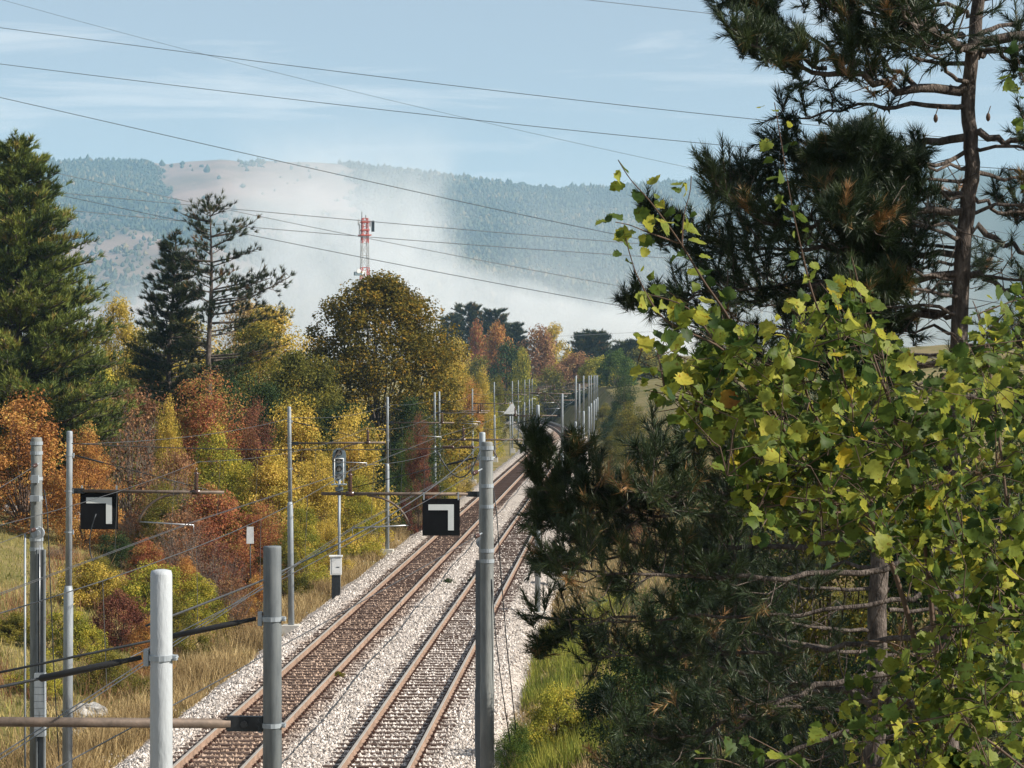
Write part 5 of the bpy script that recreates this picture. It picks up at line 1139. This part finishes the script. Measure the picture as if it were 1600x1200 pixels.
for pts, d0, d1, r0 in ST:
    P = [at(x, y, d0 + (d1 - d0) * i / (len(pts) - 1)) for i, (x, y) in enumerate(pts)]
    if pts[0] == (1640, 1900): P[0] = PB.copy()
    S = smooth(P); m_ = len(S)
    MB().tube([s - PB for s in S], [max(.0014, r0 * .62 * (1 - .85 * i / (m_ - 1))) for i in range(m_)], 6, False).build('branch', M['twig'], poplar, True)
    samples_ += [s for s in S if s.z > CAMZ - 2.2]
    for q in range(int(6 + m_ * .4)):
        i = int(rl.uniform(.2, .95) * (m_ - 2)); b = S[i]
        if b.z < CAMZ - 1.5: continue
        px_ = 800 + b.x / b.y * F; py_ = HOR - (b.z - CAMZ) / b.y * F
        if not inside(px_, py_): continue
        dv = ((S[i + 1] - S[i]).normalized() * .5 + Vector((rl.normal(0, .7), rl.normal(0, .6), rl.normal(.15, .4)))).normalized(); ln = rl.uniform(.2, .42)
        q_ = b + dv * ln
        if not inside(800 + q_.x / q_.y * F, HOR - (q_.z - CAMZ) / q_.y * F): continue
        e1 = b + dv * ln * .5 + Vector((0, 0, .02)); e2 = b + dv * ln + Vector((rl.normal(0, .03), 0, rl.normal(0, .04))); S2 = smooth([b, e1, e2], 4)
        MB().tube([s - PB for s in S2], [max(.001, .0032 * (1 - .7 * k / (len(S2) - 1))) for k in range(len(S2))], 5, False).build('shoot', M['twig'], poplar, True)
        samples_ += S2; leaf_along(S2, .026, .1, .95)
    tip = min(p[1] for p in pts) < 480
    leaf_along(S, .034 if not tip else .021, .30 if r0 > .01 else .12, .92)
tw = MB(); made = 0; sa = np.array([tuple(s) for s in samples_])
tries = 0
while made < 330 and tries < 60000:
    tries += 1
    x, y = rl.uniform(990, 1720), rl.uniform(400, 1260)
    if not inside(x, y): continue
    D = rl.uniform(5.4, 7.8) if x < 1420 else rl.uniform(5.6, 9.0)
    p = at(x, y, D); dv = Vector((rl.normal(-.15, .5), rl.normal(0, .5), rl.uniform(.1, .9))).normalized(); ln = rl.uniform(.14, .34)
    q = p + dv * ln + Vector((0, 0, -.03)); j = int(np.argmin(np.linalg.norm(sa - np.array(tuple(p)), axis=1))); s = samples_[j]
    if (s - p).length > .17 or not inside(800 + q.x / q.y * F, HOR - (q.z - CAMZ) / q.y * F): continue
    tw.tube([s - PB, s.lerp(p, .5) - PB + Vector((0, 0, .03)), p - PB, q - PB], [.0018, .0016, .0014, .0008], 4, False)
    leaf_along([p.lerp(q, t) for t in np.linspace(0, 1, 7)], .026, 0, 1.0); made += 1
tw.build('twigs', M['twig'], poplar, True, kind='stuff')
# leaves: the 300 that show largest are single parts, the rest one mass
order = sorted(range(len(LP)), key=lambda i: -LS[i] / max(1.0, LP[i].y) - (0 if (0 < 800 + LP[i].x / LP[i].y * F < 1600 and 0 < HOR - (LP[i].z - CAMZ) / LP[i].y * F < 1200) else -1))
single = set(order[:300]); big = [[], [], []]; off = 0
def leaf_frame(i):
    y = Vector(LT[i]); nrm = Vector(rdir(rl, 1)[0]) * .9 + Vector((.25, -.35, .55)); x = y.cross(nrm).normalized(); z = x.cross(y).normalized(); return x, y, z
leaf_meshes = {}
for i in range(len(LP)):
    k = int(rl.integers(0, len(shapes))); V, Fc = shapes[k]; x, y, z = leaf_frame(i); s = LS[i]; t = LTone[i]
    if i in single:
        tb = min(7, int(t * 8)); key = (k, tb)
        if key not in leaf_meshes:
            v_t = np.clip((tb + .5) / 8 + (V[:, 1] - .5) * .06, 0, 1); leaf_meshes[key] = mesh_from('leaf', V, [q for f in Fc for q in f], [3] * len(Fc), True, v_t); leaf_meshes[key].materials.append(L['poplar'])
        o = link('leaf', leaf_meshes[key], None, poplar)
        mat = Matrix((x, y, z)).transposed().to_4x4() @ Matrix.Diagonal((s, s, s, 1)); mat.translation = LP[i] - PB; o.matrix_local = mat
    else:
        R = np.array([tuple(x), tuple(y), tuple(z)]); big[0].append(V * s @ R + np.array(tuple(LP[i] - PB))); big[1].append(np.array(Fc) + off); big[2].append(np.clip(t + (V[:, 1] - .5) * .06, 0, 1)); off += len(V)
fa = np.concatenate(big[1]).ravel()
link('leaves', mesh_from('leaves', np.concatenate(big[0]), fa, np.full(len(fa) // 3, 3), True, np.concatenate(big[2])), L['poplar'], poplar, kind='stuff')
print('poplar leaves', len(LP), 'pine tufts', nt1, nt2)

# ------------------------------------------------------------------ grasses
def grass(name, r, X, Y, hgt, width, mat, label, lean=.35):
    n = len(X); Z = gz(X, Y) - .03; a = r.uniform(0, 6.28, n); w = width * r.uniform(.6, 1.3, n); h = hgt * r.uniform(.45, 1.2, n)
    dx, dy = np.cos(a) * w, np.sin(a) * w; b = np.stack([X, Y, Z], 1)
    tip = b + np.stack([r.normal(0, lean, n) * h, r.normal(0, lean, n) * h, h], 1)
    V = np.stack([b - np.stack([dx, dy, 0 * dx], 1), b + np.stack([dx, dy, 0 * dx], 1), tip], 1).reshape(-1, 3)
    tone = np.clip(.5 + .33 * vnoise(X * .9, Y * .5, 6) + r.normal(0, .22, n), 0, 1)
    link(name, mesh_from(name, V, np.arange(n * 3), np.full(n, 3), False, np.repeat(tone, 3)), mat, None, kind='stuff', label=label, category='grass')
rg = np.random.default_rng(9)
def persp_Y(n, a, b): q = rg.random(n); return 1 / (1 / a + q * (1 / b - 1 / a))
n = 70000; Yg = persp_Y(n, 44, 190); U = -4.35 - np.abs(rg.normal(0, 1.0, n)) * 1.5; Xg = xt(C_M, Yg) + U
kk = vnoise(Xg * 1.1, Yg * .7, 8) + rg.normal(0, .4, n) > -.25
grass('dry_grass', rg, Xg[kk], Yg[kk], (.52 * np.clip((-U - 4.1) * 1.2, .25, 1))[kk], .016, L['drygrass'], 'tall dry buff grass along the ballast edge below the shrubs')
n = 72000; Yg = persp_Y(n, 46, 150); Xg = xt(C_M, Yg) + rg.uniform(-26, -6, n)
grass('meadow_grass', rg, Xg, Yg, np.full(n, .26), .018, L['grass'], 'short yellowing meadow grass between rocks and shrubs')
n = 45000; Yg = persp_Y(n, 44, 330); U = 4.3 + rg.random(n) ** 1.3 * 14; Xg = xt(C_M, Yg) + U
grass('bank_grass', rg, Xg, Yg, np.full(n, .34), .018, L['drygrass'], 'dry grass on the slope below the pine')
n = 16000; Yg = persp_Y(n, 48, 84); U = 4.5 + np.abs(rg.normal(1.0, 1.0, n)); Xg = xt(C_M, Yg) + U
kk = vnoise(Xg * .9, Yg * .35, 3) > -.1
grass('lush_grass', rg, Xg[kk], Yg[kk], np.full(kk.sum(), .55), .018, L['lushgrass'], 'tall yellow green grass tufts beside the ballast below the pine', .25)

# tangled tall dry weeds between the shrubs
n = 26000; Yg = persp_Y(n, 60, 128); Xg = xt(C_M, Yg) - 6.2 - rg.random(n) ** .8 * 17
kk = (vnoise(Xg * .8, Yg * .45, 12) > .0) & (Xg > -17 - (Yg - 60) * .03)
tn = .35 + .65 * np.clip(.5 + .5 * vnoise(Xg * .5, Yg * .3, 15), 0, 1)
grass('dry_weeds', rg, Xg[kk], Yg[kk], (1.35 * tn)[kk], .011, L['brown'], 'tall brown dry weeds tangled between the autumn shrubs', .28)

# ------------------------------------------------------------------ smoke and haze
SY = 1900.0; KS = F / SY
sm_c = Vector((-60, SY, 130)); smb = MB(); smb.box((0, 0, 0), (1000, 460, 250)); smoke_me = smb.me('smoke')
m = bpy.data.materials.new('smoke_volume'); m.use_nodes = True; nt = m.node_tree; nt.nodes.clear(); N, K = nt.nodes, nt.links
out = N.new('ShaderNodeOutputMaterial'); vol = N.new('ShaderNodeVolumePrincipled'); K.new(vol.outputs['Volume'], out.inputs['Volume'])
vol.inputs['Color'].default_value = (.95, .96, .975, 1); vol.inputs['Anisotropy'].default_value = .1
tc = N.new('ShaderNodeTexCoord'); sp = N.new('ShaderNodeSeparateXYZ')
def math_(op, a, b=None, c=None, clamp=False):
    q = N.new('ShaderNodeMath'); q.operation = op; q.use_clamp = clamp
    for i, v in enumerate((a, b, c)):
        if v is None: continue
        if isinstance(v, (int, float)): q.inputs[i].default_value = v
        else: K.new(v, q.inputs[i])
    return q.outputs[0]
def mrange(v, a, b, c=0.0, d=1.0):
    q = N.new('ShaderNodeMapRange'); q.interpolation_type = 'SMOOTHSTEP'
    K.new(v, q.inputs['Value'])
    for nm, x in (('From Min', a), ('From Max', b), ('To Min', c), ('To Max', d)):
        if isinstance(x, (int, float)): q.inputs[nm].default_value = x
        else: K.new(x, q.inputs[nm])
    return q.outputs['Result']
K.new(tc.outputs['Object'], sp.inputs[0]); ox, oy, oz = sp.outputs
n1 = N.new('ShaderNodeTexNoise'); n1.inputs['Scale'].default_value = .011; n1.inputs['Detail'].default_value = 5; n1.inputs['Roughness'].default_value = .55; K.new(tc.outputs['Object'], n1.inputs['Vector'])
n2 = N.new('ShaderNodeTexNoise'); n2.inputs['Scale'].default_value = .020; n2.inputs['Detail'].default_value = 6; n2.inputs['Roughness'].default_value = .62; n2.inputs['Distortion'].default_value = 1.2; K.new(tc.outputs['Object'], n2.inputs['Vector'])
wob = math_('MULTIPLY_ADD', n1.outputs['Fac'], 190.0, -95.0)
xw = math_('ADD', ox, wob)
# edges of the drifting column as functions of height (metres, object space)
hgt = math_('MULTIPLY_ADD', oz, 1 / 250.0, .5)            # 0 bottom .. 1 top
def curve(v, stops):
    q = N.new('ShaderNodeFloatCurve'); cu = q.mapping.curves[0]
    cu.points[0].location = stops[0]; cu.points[1].location = stops[-1]
    for s in stops[1:-1]: cu.points.new(*s)
    q.mapping.update(); K.new(v, q.inputs['Value']); return q.outputs['Value']
def pxm(p): return ((p - 800) / KS - sm_c.x + 500) / 1000.0
le = math_('MULTIPLY_ADD', curve(hgt, [(0, pxm(130)), (.22, pxm(230)), (.42, pxm(388)), (.62, pxm(402)), (.85, pxm(440)), (1, pxm(480))]), 1000.0, -500.0)
re = math_('MULTIPLY_ADD', curve(hgt, [(0, pxm(1250)), (.16, pxm(1120)), (.34, pxm(740)), (.5, pxm(700)), (.7, pxm(712)), (.85, pxm(690)), (1, pxm(670))]), 1000.0, -500.0)
a1 = mrange(math_('SUBTRACT', xw, le), -38.0, 30.0); a2 = mrange(math_('SUBTRACT', re, xw), math_('MULTIPLY_ADD', math_('POWER', hgt, 4.0), -70.0, -14.0), math_('MULTIPLY_ADD', math_('POWER', hgt, 4.0), 70.0, 22.0))
col_ = math_('MULTIPLY', a1, a2)
vert = mrange(hgt, .90, .40); base = mrange(hgt, .42, .05)
low = math_('MULTIPLY', base, mrange(math_('ABSOLUTE', ox), 500.0, 330.0))
tot = math_('ADD', math_('MULTIPLY', col_, math_('MULTIPLY_ADD', vert, .9, 0.0)), math_('ADD', math_('MULTIPLY', low, .27), math_('MULTIPLY', math_('MULTIPLY', mrange(hgt, .85, .1), mrange(ox, 0.0, 90.0)), .2)))
wisp = mrange(n2.outputs['Fac'], .34, .64, .12, 1.35)
yf = mrange(math_('ABSOLUTE', oy), 228.0, 120.0); tf = mrange(hgt, 1.0, .9); ef = mrange(math_('ABSOLUTE', ox), 499.0, 420.0)
den = math_('MULTIPLY', math_('MULTIPLY', math_('MULTIPLY', tot, wisp), math_('MULTIPLY', yf, tf)), math_('MULTIPLY', ef, .0066))
K.new(den, vol.inputs['Density'])
m.cycles.volume_step_rate = .6
smoke = link('smoke', smoke_me, m, None, kind='stuff', label='pale smoke column drifting up in front of the mountain', category='smoke'); smoke.location = sm_c

m = bpy.data.materials.new('haze_air'); m.use_nodes = True; nt = m.node_tree; nt.nodes.clear()
out = nt.nodes.new('ShaderNodeOutputMaterial'); vol = nt.nodes.new('ShaderNodeVolumePrincipled'); nt.links.new(vol.outputs['Volume'], out.inputs['Volume'])
vol.inputs['Color'].default_value = (.45, .74, 1.0, 1); vol.inputs['Density'].default_value = 1.1e-4; vol.inputs['Anisotropy'].default_value = 0.0
hz = MB(); hz.box((0, 4600, 262), (18000, 10000, 530)); link('haze', hz.me('haze'), m, None, kind='stuff', label='thin blue autumn haze filling the valley air', category='haze')
